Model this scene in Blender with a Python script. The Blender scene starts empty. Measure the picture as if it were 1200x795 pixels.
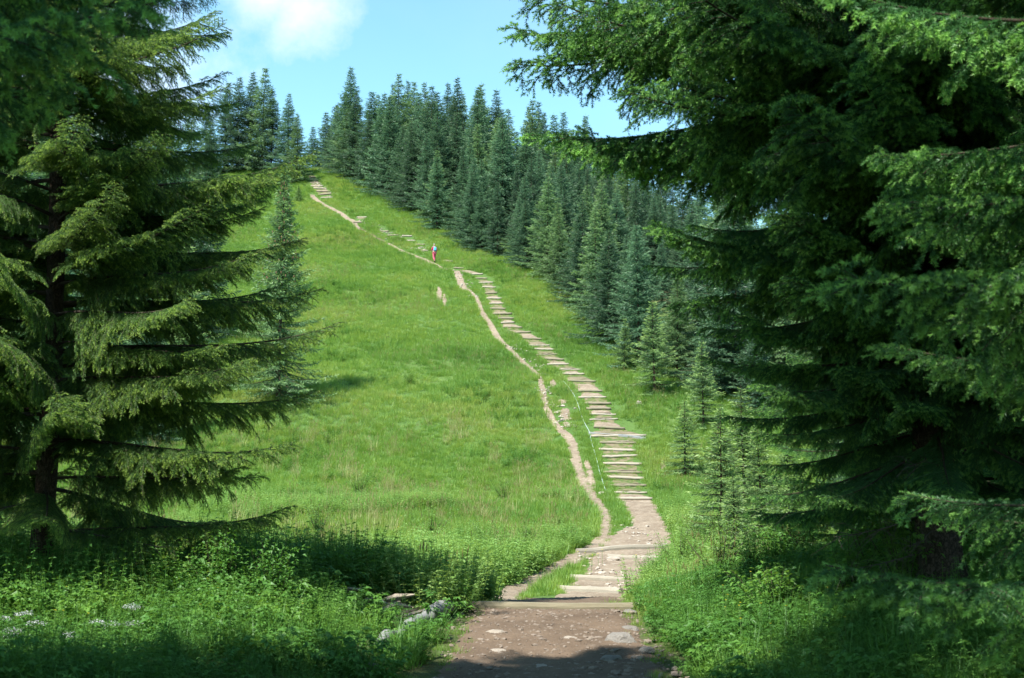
import bpy, bmesh, math, random
import numpy as np
from mathutils import Vector, Matrix, Euler
S = bpy.context.scene
COL = S.collection
R = math.radians
rng = np.random.default_rng(7)
random.seed(7)

# ------------------------------------------------------------------ camera
EYE = 1.6
PITCH = math.atan(159.5 / 1400)
cam = bpy.data.cameras.new('camera'); cam_o = bpy.data.objects.new('camera', cam); COL.objects.link(cam_o)
cam.lens = 42; cam.sensor_width = 36; cam.clip_end = 8000; cam.clip_start = 0.1
cam_o.location = (0, 0, EYE); cam_o.rotation_euler = (R(90) + PITCH, 0, 0)
cam.dof.use_dof = True; cam.dof.focus_distance = 45; cam.dof.aperture_fstop = 5.6
S.camera = cam_o

# ------------------------------------------------------------------ sun, sky, exposure
SUN_EL = R(57)
SUN_AZ = R(-141)                     # clockwise from +Y (ahead) towards +X (right)
sun_dir = Vector((math.sin(SUN_AZ) * math.cos(SUN_EL), math.cos(SUN_AZ) * math.cos(SUN_EL), math.sin(SUN_EL)))
sl = bpy.data.lights.new('sun', 'SUN'); sl.energy = 4.0; sl.angle = R(0.5); sl.color = (1.0, 0.95, 0.86)
so = bpy.data.objects.new('sun', sl); COL.objects.link(so)
so.rotation_euler = sun_dir.to_track_quat('Z', 'Y').to_euler(); so.location = (0, 0, 60)
W = bpy.data.worlds.new('World'); S.world = W; W.use_nodes = True
wn = W.node_tree; wn.nodes.clear()
def wnode(t, **k):
    n = wn.nodes.new(t)
    for a, v in k.items(): setattr(n, a, v)
    return n
sky = wnode('ShaderNodeTexSky', sky_type='NISHITA', sun_disc=False, sun_elevation=SUN_EL, sun_rotation=SUN_AZ)
sky.altitude = 1000; sky.air_density = 1.0; sky.dust_density = 0.6; sky.ozone_density = 1.6
tc = wnode('ShaderNodeTexCoord')
def wmath(op, a, b=None, clamp=False):
    n = wnode('ShaderNodeMath', operation=op); n.use_clamp = clamp
    for i, v in enumerate((a, b)):
        if v is None: continue
        if isinstance(v, (int, float)): n.inputs[i].default_value = v
        else: wn.links.new(v, n.inputs[i])
    return n.outputs[0]
def view_dir(px, py):
    d = Vector(((px - 600) / 1400, 1, -(py - 397.5) / 1400)); c, s = math.cos(PITCH), math.sin(PITCH)
    return Vector((d.x, c * d.y - s * d.z, s * d.y + c * d.z)).normalized()
# cumulus patches at bearings all round the sky: (direction, angular radius)
clouds = [(view_dir(358, 10), .055), (view_dir(310, -8), .045), (view_dir(705, 52), .022), (view_dir(100, 90), .16),
          (Vector((.8, .3, .35)), .2), (Vector((-.9, .1, .4)), .25), (Vector((.2, -.9, .35)), .25), (Vector((-.6, -.7, .3)), .2),
          (Vector((.7, -.6, .5)), .22), (Vector((.5, .7, .75)), .16), (Vector((-.4, .5, .9)), .2)]
acc = None
for d, r in clouds:
    v = wnode('ShaderNodeVectorMath', operation='DISTANCE'); wn.links.new(tc.outputs['Generated'], v.inputs[0]); v.inputs[1].default_value = d.normalized()
    f = wmath('SUBTRACT', 1.0, wmath('DIVIDE', v.outputs['Value'], r))
    acc = f if acc is None else wmath('MAXIMUM', acc, f)
ns = wnode('ShaderNodeTexNoise'); ns.inputs['Scale'].default_value = 9; ns.inputs['Detail'].default_value = 9; ns.inputs['Roughness'].default_value = .62
wn.links.new(tc.outputs['Generated'], ns.inputs['Vector'])
wisp = wnode('ShaderNodeTexNoise'); wisp.inputs['Scale'].default_value = 3.2; wisp.inputs['Detail'].default_value = 6
wn.links.new(tc.outputs['Generated'], wisp.inputs['Vector'])
cm = wmath('ADD', acc, wmath('MULTIPLY', wmath('SUBTRACT', ns.outputs['Fac'], .56), 2.4))
cm = wmath('MULTIPLY', cm, 1.1, True)
wm = wmath('MULTIPLY', wmath('SUBTRACT', wisp.outputs['Fac'], .50), .55, True)
cm = wmath('MAXIMUM', cm, wm)
mx = wnode('ShaderNodeMix', data_type='RGBA'); wn.links.new(cm, mx.inputs[0])
tint = wnode('ShaderNodeMix', data_type='RGBA', blend_type='MULTIPLY'); tint.inputs[0].default_value = 1
wn.links.new(sky.outputs[0], tint.inputs[6]); tint.inputs[7].default_value = (.92, 1.20, 1.06, 1)
wn.links.new(tint.outputs[2], mx.inputs[6]); mx.inputs[7].default_value = (3.5, 3.9, 4.5, 1)
bg = wnode('ShaderNodeBackground'); bg.inputs['Strength'].default_value = .115
wo = wnode('ShaderNodeOutputWorld'); wn.links.new(mx.outputs[2], bg.inputs['Color']); wn.links.new(bg.outputs[0], wo.inputs[0])
S.view_settings.view_transform = 'Standard'; S.view_settings.look = 'None'; S.view_settings.gamma = 1
S.view_settings.use_curve_mapping = False; S.view_settings.exposure = 1.5
S.render.engine = 'CYCLES'
S.cycles.max_bounces = 8; S.cycles.diffuse_bounces = 5; S.cycles.transmission_bounces = 6; S.cycles.glossy_bounces = 2
S.cycles.use_denoising = True; S.cycles.denoiser = 'OPENIMAGEDENOISE'

# ------------------------------------------------------------------ helpers
def tag(o, label=None, cat=None, group=None, kind=None):
    if label: o['label'] = label
    if cat: o['category'] = cat
    if group: o['group'] = group
    if kind: o['kind'] = kind
    return o
def empty(name, loc, rz=0, sc=1):
    o = bpy.data.objects.new(name, None); COL.objects.link(o); o.location = loc; o.rotation_euler = (0, 0, rz); o.scale = (sc,) * 3
    o.empty_display_size = .2
    return o
def link(name, me, parent=None, loc=(0, 0, 0), rot=(0, 0, 0), sc=(1, 1, 1)):
    o = bpy.data.objects.new(name, me); COL.objects.link(o); o.parent = parent
    o.location = loc; o.rotation_euler = rot; o.scale = sc
    return o
def fastmesh(name, V, F, mats, mi=None, tip=None, smooth=False):
    """V (n,3), F (m,3|4) arrays"""
    V = np.ascontiguousarray(V, np.float32); F = np.ascontiguousarray(F, np.int32); k = F.shape[1]
    me = bpy.data.meshes.new(name)
    me.vertices.add(len(V)); me.vertices.foreach_set('co', V.ravel())
    me.loops.add(F.size); me.loops.foreach_set('vertex_index', F.ravel())
    me.polygons.add(len(F)); me.polygons.foreach_set('loop_start', np.arange(0, F.size, k, dtype=np.int32))
    me.polygons.foreach_set('loop_total', np.full(len(F), k, np.int32))
    for m in mats: me.materials.append(m)
    if mi is not None: me.polygons.foreach_set('material_index', np.ascontiguousarray(mi, np.int32))
    me.polygons.foreach_set('use_smooth', np.full(len(F), smooth))
    me.update(calc_edges=True)
    if tip is not None:
        a = me.attributes.new('tip', 'FLOAT', 'POINT'); a.data.foreach_set('value', np.ascontiguousarray(tip, np.float32))
    return me
def nrm(a): return a / np.maximum(np.linalg.norm(a, axis=-1, keepdims=True), 1e-9)
class Acc:
    """collects triangles / tubes with a 'tip' value and a material index"""
    def __init__(s): s.V = []; s.F = []; s.M = []; s.T = []; s.n = 0
    def add(s, V, F, m=0, t=0.):
        V = np.asarray(V, float).reshape(-1, 3); F = np.asarray(F).reshape(-1, 3)
        s.V.append(V); s.F.append(F + s.n); s.M.append(np.full(len(F), m)); s.n += len(V)
        s.T.append(np.broadcast_to(np.asarray(t, float), (len(V),)).copy())
    def tri(s, A, B, C, m=0, t=0.):
        n = len(A); V = np.stack([A, B, C], 1).reshape(-1, 3)
        t = np.asarray(t, float)
        if t.ndim == 1: t = np.repeat(t, 3)
        elif t.ndim == 2: t = t.reshape(-1)
        s.add(V, np.arange(3 * n).reshape(-1, 3), m, t)
    def tube(s, P, rad, sides=5, m=0, t=0., cap=True):
        P = np.asarray(P, float); rad = np.broadcast_to(np.asarray(rad, float), (len(P),))
        d = nrm(np.gradient(P, axis=0)); up = np.where(np.abs(d[:, 2:3]) > .9, np.array([[1., 0, 0]]), np.array([[0, 0, 1.]]))
        a = nrm(np.cross(d, up)); b = np.cross(d, a)
        th = np.linspace(0, 2 * math.pi, sides, endpoint=False)
        ring = P[:, None] + rad[:, None, None] * (np.cos(th)[None, :, None] * a[:, None] + np.sin(th)[None, :, None] * b[:, None])
        V = ring.reshape(-1, 3); F = []
        for i in range(len(P) - 1):
            for j in range(sides):
                q = (j + 1) % sides; A, B, C, D = i * sides + j, i * sides + q, (i + 1) * sides + q, (i + 1) * sides + j
                F += [(A, B, C), (A, C, D)]
        if cap:
            for base in (0, (len(P) - 1) * sides):
                for j in range(1, sides - 1):
                    F.append((base, base + j, base + j + 1) if base else (base, base + j + 1, base + j))
        s.add(V, F, m, t)
    def mesh(s, name, mats, smooth=False):
        return fastmesh(name, np.concatenate(s.V), np.concatenate(s.F), mats, np.concatenate(s.M), np.concatenate(s.T), smooth)

# ------------------------------------------------------------------ materials
class NT:
    def __init__(s, name):
        s.m = bpy.data.materials.new(name); s.m.use_nodes = True; s.t = s.m.node_tree; s.t.nodes.clear()
        s.out = s.t.nodes.new('ShaderNodeOutputMaterial')
    def n(s, typ, ins=None, **k):
        n = s.t.nodes.new(typ)
        for a, v in k.items(): setattr(n, a, v)
        for a, v in (ins or {}).items(): s.set(n.inputs[a], v)
        return n
    def set(s, sock, v):
        if isinstance(v, bpy.types.NodeSocket): s.t.links.new(v, sock)
        else: sock.default_value = v
    def noise(s, scale, detail=4, rough=.55, vec=None, out='Fac'):
        n = s.n('ShaderNodeTexNoise', {'Scale': scale, 'Detail': detail, 'Roughness': rough})
        s.t.links.new(vec or s.pos(), n.inputs['Vector']); return n.outputs[out]
    def pos(s):
        if not hasattr(s, '_p'): s._p = s.n('ShaderNodeNewGeometry').outputs['Position']
        return s._p
    def obj(s): return s.n('ShaderNodeTexCoord').outputs['Object']
    def ramp(s, fac, stops):
        n = s.n('ShaderNodeValToRGB', {'Fac': fac}); e = n.color_ramp.elements
        while len(e) < len(stops): e.new(.5)
        for i, (p, c) in enumerate(stops): e[i].position = p; e[i].color = (*c, 1) if len(c) == 3 else c
        return n.outputs['Color']
    def mix(s, f, a, b, blend='MIX'):
        n = s.n('ShaderNodeMix', data_type='RGBA', blend_type=blend)
        for i, v in ((0, f), (6, a), (7, b)):
            if isinstance(v, tuple) and len(v) == 3: v = (*v, 1)
            s.set(n.inputs[i], v)
        return n.outputs[2]
    def math(s, op, a, b=0., clamp=False):
        n = s.n('ShaderNodeMath', operation=op); n.use_clamp = clamp; s.set(n.inputs[0], a); s.set(n.inputs[1], b); return n.outputs[0]
    def bump(s, h, strength=.5, dist=.02):
        return s.n('ShaderNodeBump', {'Height': h, 'Strength': strength, 'Distance': dist}).outputs[0]
    def pbsdf(s, color, rough=.8, normal=None, spec=.3):
        b = s.n('ShaderNodeBsdfPrincipled', {'Roughness': rough, 'Specular IOR Level': spec}); s.set(b.inputs['Base Color'], (*color, 1) if isinstance(color, tuple) and len(color) == 3 else color)
        if normal is not None: s.set(b.inputs['Normal'], normal)
        s.t.links.new(b.outputs[0], s.out.inputs[0]); return s.m
    def leaf(s, color, trans=.35, tcol=None, gloss=.04, rough=.45):
        d = s.n('ShaderNodeBsdfDiffuse'); s.set(d.inputs[0], color)
        t = s.n('ShaderNodeBsdfTranslucent'); s.set(t.inputs[0], tcol if tcol is not None else color)
        m = s.n('ShaderNodeMixShader', {0: trans}); s.t.links.new(d.outputs[0], m.inputs[1]); s.t.links.new(t.outputs[0], m.inputs[2])
        g = s.n('ShaderNodeBsdfAnisotropic' if False else 'ShaderNodeBsdfGlossy', {'Roughness': rough}); g.inputs[0].default_value = (.9, .95, 1, 1)
        m2 = s.n('ShaderNodeMixShader', {0: gloss}); s.t.links.new(m.outputs[0], m2.inputs[1]); s.t.links.new(g.outputs[0], m2.inputs[2])
        s.t.links.new(m2.outputs[0], s.out.inputs[0]); return s.m

def m_needle(name, old, new, new_t, var=.35, scale=1.2, rnd=.3):
    t = NT(name); a = t.n('ShaderNodeAttribute', attribute_name='tip').outputs['Fac']
    c = t.mix(a, old, new)
    nz = t.noise(scale, 3)
    oi = t.n('ShaderNodeObjectInfo').outputs['Random']
    f = t.math('ADD', t.math('MULTIPLY', nz, 2 * var), t.math('ADD', t.math('MULTIPLY', oi, rnd), 1 - var - rnd / 2))
    c2 = t.n('ShaderNodeVectorMath', operation='SCALE'); t.t.links.new(c, c2.inputs[0]); t.t.links.new(f, c2.inputs['Scale'])
    tcn = t.mix(a, tuple(x * 1.2 for x in old), new_t)
    return t.leaf(c2.outputs[0], .36, tcn, .02)
M = {}
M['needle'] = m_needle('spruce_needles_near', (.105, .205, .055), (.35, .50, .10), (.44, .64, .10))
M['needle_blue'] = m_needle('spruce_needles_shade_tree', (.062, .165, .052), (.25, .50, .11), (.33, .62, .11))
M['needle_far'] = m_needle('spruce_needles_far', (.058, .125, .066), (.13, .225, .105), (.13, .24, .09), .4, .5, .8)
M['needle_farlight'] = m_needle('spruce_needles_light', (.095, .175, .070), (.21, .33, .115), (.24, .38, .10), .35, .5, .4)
M['needle_young'] = m_needle('young_spruce_needles', (.12, .21, .075), (.30, .43, .13), (.32, .48, .11), .3, .8, .4)
def m_bark(name, c1, c2, sc=9):
    t = NT(name); p = t.obj(); mp = t.n('ShaderNodeMapping', {'Scale': (1, 1, .35)}); t.t.links.new(p, mp.inputs[0])
    n1 = t.noise(sc * 3, 6, .65, mp.outputs[0]); dn = t.noise(14, 4, .6, p, 'Color'); wv = t.n('ShaderNodeVectorMath', operation='SCALE'); t.t.links.new(dn, wv.inputs[0]); wv.inputs['Scale'].default_value = .09; av = t.n('ShaderNodeVectorMath', operation='ADD'); t.t.links.new(mp.outputs[0], av.inputs[0]); t.t.links.new(wv.outputs[0], av.inputs[1])
    v = t.n('ShaderNodeTexVoronoi', {'Scale': sc * 3.6}, feature='DISTANCE_TO_EDGE'); t.t.links.new(av.outputs[0], v.inputs['Vector'])
    c = t.mix(n1, c1, c2); c = t.mix(t.math('SUBTRACT', 1., t.math('MULTIPLY', v.outputs['Distance'], 5., True)), c, tuple(x * .7 for x in c1))
    c = t.mix(t.math('MULTIPLY', t.math('SUBTRACT', t.noise(3.5, 4, .6, p), .52), 4., True), c, (.10, .115, .065)); h = t.math('ADD', t.math('MULTIPLY', v.outputs['Distance'], .8), n1)
    return t.pbsdf(c, .9, t.bump(h, 1., .05), .1)
M['bark'] = m_bark('spruce_bark', (.055, .038, .028), (.16, .115, .09))
M['bark_grey'] = m_bark('spruce_bark_old', (.055, .042, .034), (.19, .145, .115))
M['twig'] = NT('twig_wood').pbsdf((.050, .036, .026), .85)
M['twig_dead'] = NT('dead_twig_wood').pbsdf((.085, .07, .06), .9)

def m_green(name, cols, scale=.35, trans=.4, ty=1.25, rnd=.3, gloss=.015):
    """leaf colour: slow patches in place plus a per-plant shift"""
    t = NT(name); nz = t.noise(scale, 5, .6); oi = t.n('ShaderNodeObjectInfo').outputs['Random']
    f = t.math('ADD', t.math('MULTIPLY', nz, 1.6), t.math('SUBTRACT', t.math('MULTIPLY', oi, rnd), .3 + rnd / 2))
    c = t.ramp(f, [(i / (len(cols) - 1) * .9 + .05, x) for i, x in enumerate(cols)])
    a = t.n('ShaderNodeAttribute', attribute_name='tip').outputs['Fac']
    c = t.mix(a, c, (.30, .27, .12))
    tc_ = t.n('ShaderNodeVectorMath', operation='MULTIPLY'); t.t.links.new(c, tc_.inputs[0]); tc_.inputs[1].default_value = (ty * 1.15, ty, .7)
    return t.leaf(c, trans, tc_.outputs[0], gloss)
M['grass'] = m_green('meadow_grass_blades', [(.095, .205, .045), (.160, .305, .062), (.235, .360, .080), (.33, .38, .13)], .10, .5)
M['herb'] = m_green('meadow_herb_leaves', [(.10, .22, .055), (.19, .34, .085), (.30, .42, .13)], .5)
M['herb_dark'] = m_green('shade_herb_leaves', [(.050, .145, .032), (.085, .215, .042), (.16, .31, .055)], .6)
M['shrub'] = m_green('shrub_leaves', [(.07, .17, .04), (.12, .24, .05), (.19, .31, .08)], 1.2)
M['petal_white'] = NT('white_petals').leaf((.55, .57, .60, 1), .3)
M['petal_yellow'] = NT('yellow_petals').leaf((.80, .68, .03, 1), .3)
M['stem'] = NT('green_stem').pbsdf((.10, .17, .05), .6)

# terrain
t = NT('hill_turf'); nz = t.noise(.09, 6, .6); n2 = t.noise(2.6, 5, .65); n3 = t.noise(14, 4, .6)
c = t.ramp(nz, [(.3, (.055, .110, .032)), (.5, (.078, .145, .040)), (.7, (.11, .170, .050))])
c = t.mix(t.math('MULTIPLY', n2, .6), c, (.045, .10, .02)); c = t.mix(t.math('MULTIPLY', n3, .5), c, (.09, .15, .035))
at_ = t.n('ShaderNodeAttribute', attribute_name='soil').outputs['Fac']
so_ = t.ramp(t.noise(3, 6), [(.3, (.045, .034, .022)), (.7, (.10, .075, .048))])
f = t.math('MULTIPLY', t.math('ADD', at_, t.math('MULTIPLY', t.math('SUBTRACT', n2, .5), 1.2)), 1.0, True)
c = t.mix(f, c, so_)
M['ground'] = t.pbsdf(c, .95, t.bump(t.math('ADD', n2, n3), .8, .08), .1)
def m_dirt(name, dark, mid, pale, sc=1., pthr=.56):
    t = NT(name); a = t.noise(.9 * sc, 5, .6); b = t.noise(5 * sc, 6, .65); g = t.noise(45 * sc, 3, .6)
    v = t.n('ShaderNodeTexVoronoi', {'Scale': 26 * sc}); t.t.links.new(t.pos(), v.inputs['Vector'])
    c = t.ramp(a, [(.32, dark), (.68, mid)]); pf = t.math('MULTIPLY', t.math('SUBTRACT', b, pthr), 7., True)
    c = t.mix(t.math('MULTIPLY', pf, .5), c, pale)
    st = t.math('MULTIPLY', t.math('SUBTRACT', .2, v.outputs['Distance']), 8, True)
    c = t.mix(t.math('MULTIPLY', st, .2), c, tuple(x * 1.2 for x in pale)); c = t.mix(t.math('MULTIPLY', g, .5), c, dark)
    h = t.math('ADD', t.math('ADD', b, t.math('MULTIPLY', g, .35)), t.math('MULTIPLY', st, .5))
    return t.pbsdf(c, .92, t.bump(h, .9, .035), .15)
M['dirt'] = m_dirt('trodden_brown_soil', (.095, .068, .048), (.185, .136, .096), (.33, .28, .23), 1, .60)
M['dirt_pale'] = m_dirt('trodden_pale_soil', (.165, .125, .09), (.29, .235, .175), (.50, .45, .36), 1.5, .52)
M['dirt_tan'] = m_dirt('trodden_tan_soil', (.11, .10, .055), (.24, .19, .135), (.40, .35, .27), 1.8, .54)
def m_wood(name, c1, c2):
    t = NT(name); mp = t.n('ShaderNodeMapping', {'Scale': (.35, 4, 4)}); t.t.links.new(t.obj(), mp.inputs[0])
    n = t.noise(9, 6, .65, mp.outputs[0]); k = t.noise(2, 4, .6, t.obj())
    c = t.mix(n, c1, c2); c = t.mix(t.math('MULTIPLY', k, .5), c, tuple(x * .55 for x in c1))
    return t.pbsdf(c, .85, t.bump(n, .7, .01), .15)
M['timber'] = m_wood('weathered_pale_timber', (.27, .235, .185), (.46, .41, .33))
M['timber_mossy'] = m_wood('weathered_dull_timber', (.15, .135, .085), (.31, .275, .20))
M['log_grey'] = m_wood('barkless_grey_log', (.15, .16, .165), (.34, .345, .34))
def m_rock(name, c1, c2):
    t = NT(name); n = t.noise(7, 7, .65, t.obj()); b = t.noise(30, 4, .6, t.obj())
    return t.pbsdf(t.mix(n, c1, c2), .9, t.bump(t.math('ADD', n, t.math('MULTIPLY', b, .4)), .8, .03), .2)
M['rock'] = m_rock('grey_limestone', (.13, .12, .11), (.32, .30, .27))
M['rock_pale'] = m_rock('pale_limestone', (.26, .22, .18), (.46, .41, .35))

# ------------------------------------------------------------------ terrain
def elev(py): return math.tan(PITCH - math.atan((py - 397.5) / 1400))
prof = [(-60, -3), (-20, -.4), (0, 0.02), (6, 0.02), (9.6, 0.0), (13, 0.0), (15, -0.06)]
prof += [(d, EYE + d * elev(py)) for d, py in ((19, 704), (25, 692), (29, 672), (33, 650), (42, 604), (50, 575), (58, 520), (66, 458),
         (72, 430), (80, 398), (90, 362), (101, 326), (110, 302), (122, 272), (134, 245), (146, 220), (154, 206))]
prof += [(160, 43.2), (168, 43.7), (180, 43), (210, 36), (260, 22), (400, 0), (900, -20), (2500, -30)]
PX = np.array([p[0] for p in prof]); PZ = np.array([p[1] for p in prof])
# smooth interpolation (monotone cubic Hermite)
dk = np.diff(PZ) / np.diff(PX); mk = np.zeros(len(PX)); mk[1:-1] = (dk[1:] + dk[:-1]) / 2; mk[0] = dk[0]; mk[-1] = dk[-1]
def profile(y):
    y = np.clip(y, PX[0], PX[-1]); i = np.clip(np.searchsorted(PX, y) - 1, 0, len(PX) - 2)
    h = PX[i + 1] - PX[i]; s = (y - PX[i]) / h
    return (2*s**3-3*s**2+1)*PZ[i] + (s**3-2*s**2+s)*h*mk[i] + (-2*s**3+3*s**2)*PZ[i+1] + (s**3-s**2)*h*mk[i+1]
def sstep(a, b, x): s = np.clip((x - a) / (b - a), 0, 1); return s * s * (3 - 2 * s)
PCX_Y = [0, 9.6, 15, 25, 33, 42, 53, 66, 80, 100, 110, 134, 155, 400]
PCX_X = [.25, .3, .45, 1.7, 3.2, 4.6, 5.2, 4.6, 1.5, -2.5, -7, -17, -25, -60]
def pathx(y): return np.interp(y, PCX_Y, PCX_X)
def hgt(x, y):
    x = np.asarray(x, float); y = np.asarray(y, float)
    z = profile(y)
    u = x - pathx(y)
    near = 1 - sstep(15, 22, y)
    z = z + near * (.50 * sstep(1.1, 3.6, u) + .22 * sstep(1.0, 2.6, -u))      # banks beside the near path
    z = z - .37 * np.maximum(u - 7, 0) ** 2 / (np.maximum(u - 7, 0) + 8) * sstep(62, 130, y) * np.exp(-np.maximum(np.abs(x) - 60, 0) / 120)
    z = z - .10 * np.maximum(-u - 22, 0) * sstep(35, 90, y) * np.exp(-np.maximum(np.abs(x) - 60, 0) / 120)
    a = sstep(.9, 4, np.abs(u)) * sstep(12, 30, y) + .25 * sstep(1.2, 2.2, np.abs(u))
    z = z + a * (.16 * np.sin(x * .45 + 1.3 * np.sin(y * .21)) * np.cos(y * .38 + .7 * np.sin(x * .3)) + .07 * np.sin(x * 1.3 + y * .8) * np.sin(y * 1.1 - x * .5))
    z = z + .025 * np.sin(x * 2.3 + y * .4) * np.sin(y * 1.9 + .3)
    return z
def axis(fine, far, n):
    a = np.arange(fine[0], fine[1] + 1e-6, fine[2])
    hi = a[-1] + np.geomspace(1, far, n); lo = a[0] - np.geomspace(1, far, n)[::-1]
    return np.concatenate([lo, a, hi])
gx = axis((-46, 46, .4), 2200, 26); gy = np.concatenate([-np.geomspace(1, 1500, 24)[::-1], np.arange(0, 176, .4), 176 + np.geomspace(1, 2600, 30)])
GX, GY = np.meshgrid(gx, gy); GZ = hgt(GX, GY)
nx = len(gx); ny = len(gy); I = np.arange(nx * ny).reshape(ny, nx)
F = np.stack([I[:-1, :-1], I[:-1, 1:], I[1:, 1:], I[1:, :-1]], -1).reshape(-1, 4)
me = fastmesh('ground', np.stack([GX, GY, GZ], -1).reshape(-1, 3), F, [M['ground']], smooth=True)
U = GX - pathx(GY)
soil = np.clip((1 - sstep(14, 20, GY)) * .55 + sstep(9, 16, U) * .9 * sstep(20, 40, GY), 0, 1)
me.attributes.new('soil', 'FLOAT', 'POINT').data.foreach_set('value', soil.astype(np.float32).ravel())
tag(link('ground', me), kind='structure')

def ground_at(px, py):
    """where the sight line through a point of the survey photograph meets the hill"""
    d = view_dir(px, py); ts = np.concatenate([np.arange(4, 30, .05), np.arange(30, 190, .1)])
    X, Y, Z = d.x * ts, d.y * ts, EYE + d.z * ts
    below = Z < hgt(X, Y); i = int(np.argmax(below)) if below.any() else len(ts) - 1
    return np.array([X[i], Y[i], float(hgt(X[i], Y[i]))])
def P3(x, y, dz=0): return (float(x), float(y), float(hgt(x, y)) + dz)

# ------------------------------------------------------------------ paths
def ribbon(name, pts, widths, mat, lift=.02, step=.25, nw=10, seed=0, parent=None, rag=.12, dome=.0):
    """worn track: a draped strip with ragged edges that dive into the turf"""
    r = np.random.default_rng(seed)
    pts = np.asarray(pts, float); seg = np.r_[0, np.cumsum(np.linalg.norm(np.diff(pts[:, :2], axis=0), axis=1))]
    n = max(4, int(seg[-1] / step)); s = np.linspace(0, seg[-1], n)
    x = np.interp(s, seg, pts[:, 0]); y = np.interp(s, seg, pts[:, 1]); w = np.interp(s, seg, widths)
    k = np.ones(5) / 5
    if n > 12:
        x[2:-2] = np.convolve(x, k, 'valid'); y[2:-2] = np.convolve(y, k, 'valid')
    tx, ty = np.gradient(x), np.gradient(y); L = np.hypot(tx, ty); nxv, nyv = ty / L, -tx / L
    def wob(): 
        q = r.normal(size=n + 6); q = np.convolve(q, np.ones(3) / 3, 'same')[3:-3]; return q * rag
    wl = w / 2 * (1 + wob()); wr = w / 2 * (1 + wob())
    q = np.linspace(-1, 1, nw)
    off = np.where(q[None] < 0, q[None] * wl[:, None], q[None] * wr[:, None])
    X = x[:, None] + nxv[:, None] * off; Y = y[:, None] + nyv[:, None] * off
    edge = np.clip((1 - np.abs(q)) / .25, 0, 1)
    Z = hgt(X, Y) + lift * edge[None] - .03 * (1 - edge[None]) + edge[None] * r.normal(size=X.shape) * .006
    Z[0] -= .05; Z[-1] -= .05
    I = np.arange(n * nw).reshape(n, nw)
    F = np.stack([I[:-1, :-1], I[:-1, 1:], I[1:, 1:], I[1:, :-1]], -1).reshape(-1, 4)[:, ::-1]
    return link(name, fastmesh(name, np.stack([X, Y, Z], -1).reshape(-1, 3), F, [mat], smooth=True), parent)
tracks = []          # (x, y, halfwidth) samples, used to keep plants off the tracks
def track(name, lst, mat, **k):
    """lst: (px, py, width in px)"""
    P = [ground_at(a, b) for a, b, _ in lst]; Wd = [c * math.hypot(p[0], p[1]) / 1400 for p, (_, _, c) in zip(P, lst)]
    o = ribbon(name, P, Wd, mat, **k)
    for i in range(len(P) - 1):
        m = max(2, int(np.linalg.norm(P[i + 1] - P[i]) / .3))
        for s in np.linspace(0, 1, m): q = P[i] * (1 - s) + P[i + 1] * s; tracks.append((q[0], q[1], (Wd[i] * (1 - s) + Wd[i + 1] * s) / 2))
    return o
# near path
near = [(-6, .2, 2.3), (0, .25, 2.2), (5, .28, 2.15), (9.6, .30, 2.1), (12, .38, 2.1), (15.0, .45, 2.15), (17, .62, 2.0), (19.5, .95, 1.9)]
o = ribbon('dirt_path', [(b, a, 0) for a, b, c in near], [c for a, b, c in near], M['dirt'], step=.07, nw=46, seed=1, rag=.05, lift=.03)
tag(o, kind='structure')
for a, b, c in near:
    for s in np.linspace(-2.5, 2.5, 12): tracks.append((b, a + s * .6, c / 2))
# central lower path
tag(track('dirt_path', [(690, 704, 110), (702, 695, 100), (712, 685, 90), (722, 672, 84), (730, 660, 92), (738, 645, 106), (750, 630, 84), (762, 618, 46), (755, 602, 42), (746, 588, 44), (742, 581, 42)],
          M['dirt_pale'], seed=2, step=.15, nw=16), kind='structure')
# left trail, three stretches
tag(track('footpath', [(585, 708, 46.6), (605, 692, 40.4), (622, 681, 37.3), (640, 672, 34.2), (657, 664, 31.1), (679, 652, 34.2), (698, 640, 23.8), (708, 628, 18.5), (711, 615, 17.1), (710, 606, 15.9), (706, 598, 16.9), (696, 586, 22.1), (688, 575, 15.6), (682, 562, 15.6), (678, 550, 15.6), (674, 538, 15.6),
    (671, 522, 15.6), (666, 512, 14.3), (655, 503, 11.7), (647, 492, 10.4), (641, 480, 10.4), (637, 466, 10.4), (635, 452, 9.1), (633, 443, 7.8), (622, 432, 6.5), (609, 421, 7.8), (600, 412, 9.1), (590, 403, 11.7), (583, 395, 10.4), (577, 385, 9.1), (571, 375, 9.1), (565, 366, 9.1), (561, 356, 9.1), (557, 346, 6.5)],
    M['dirt_pale'], seed=3, step=.2, nw=8, rag=.12), kind='structure')
tag(track('footpath', [(695, 584, 11.7), (693, 572, 13.0), (692, 560, 11.7), (689, 548, 10.4), (687, 539, 6.5)], M['dirt_pale'], seed=4, step=.2, nw=8, rag=.12), kind='structure')
tag(track('footpath', [(546, 341, 7.8), (541, 334, 11.7), (538, 326, 10.4), (535, 317, 9.1)], M['dirt_pale'], seed=5, step=.25, nw=8, rag=.18), kind='structure')
tag(track('footpath', [(519, 315, 5.2), (508, 309, 6.5), (497, 304, 6.5), (486, 300, 6.5), (475, 296, 6.5), (463, 290, 6.5), (453, 285, 3.9)], M['dirt_pale'], seed=6, step=.3, nw=7, rag=.18), kind='structure')
tag(track('footpath', [(421, 270, 6.5), (414, 261, 9.1), (402, 252, 7.8), (389, 245, 7.8), (378, 239, 7.8), (369, 233, 9.1), (365, 228, 7.8)], M['dirt_pale'], seed=7, step=.3, nw=7, rag=.18), kind='structure')
tag(track('footpath', [(546, 337, 4), (552, 342, 6), (558, 350, 5)], M['dirt_pale'], seed=8, step=.25, nw=7), kind='structure')
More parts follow.
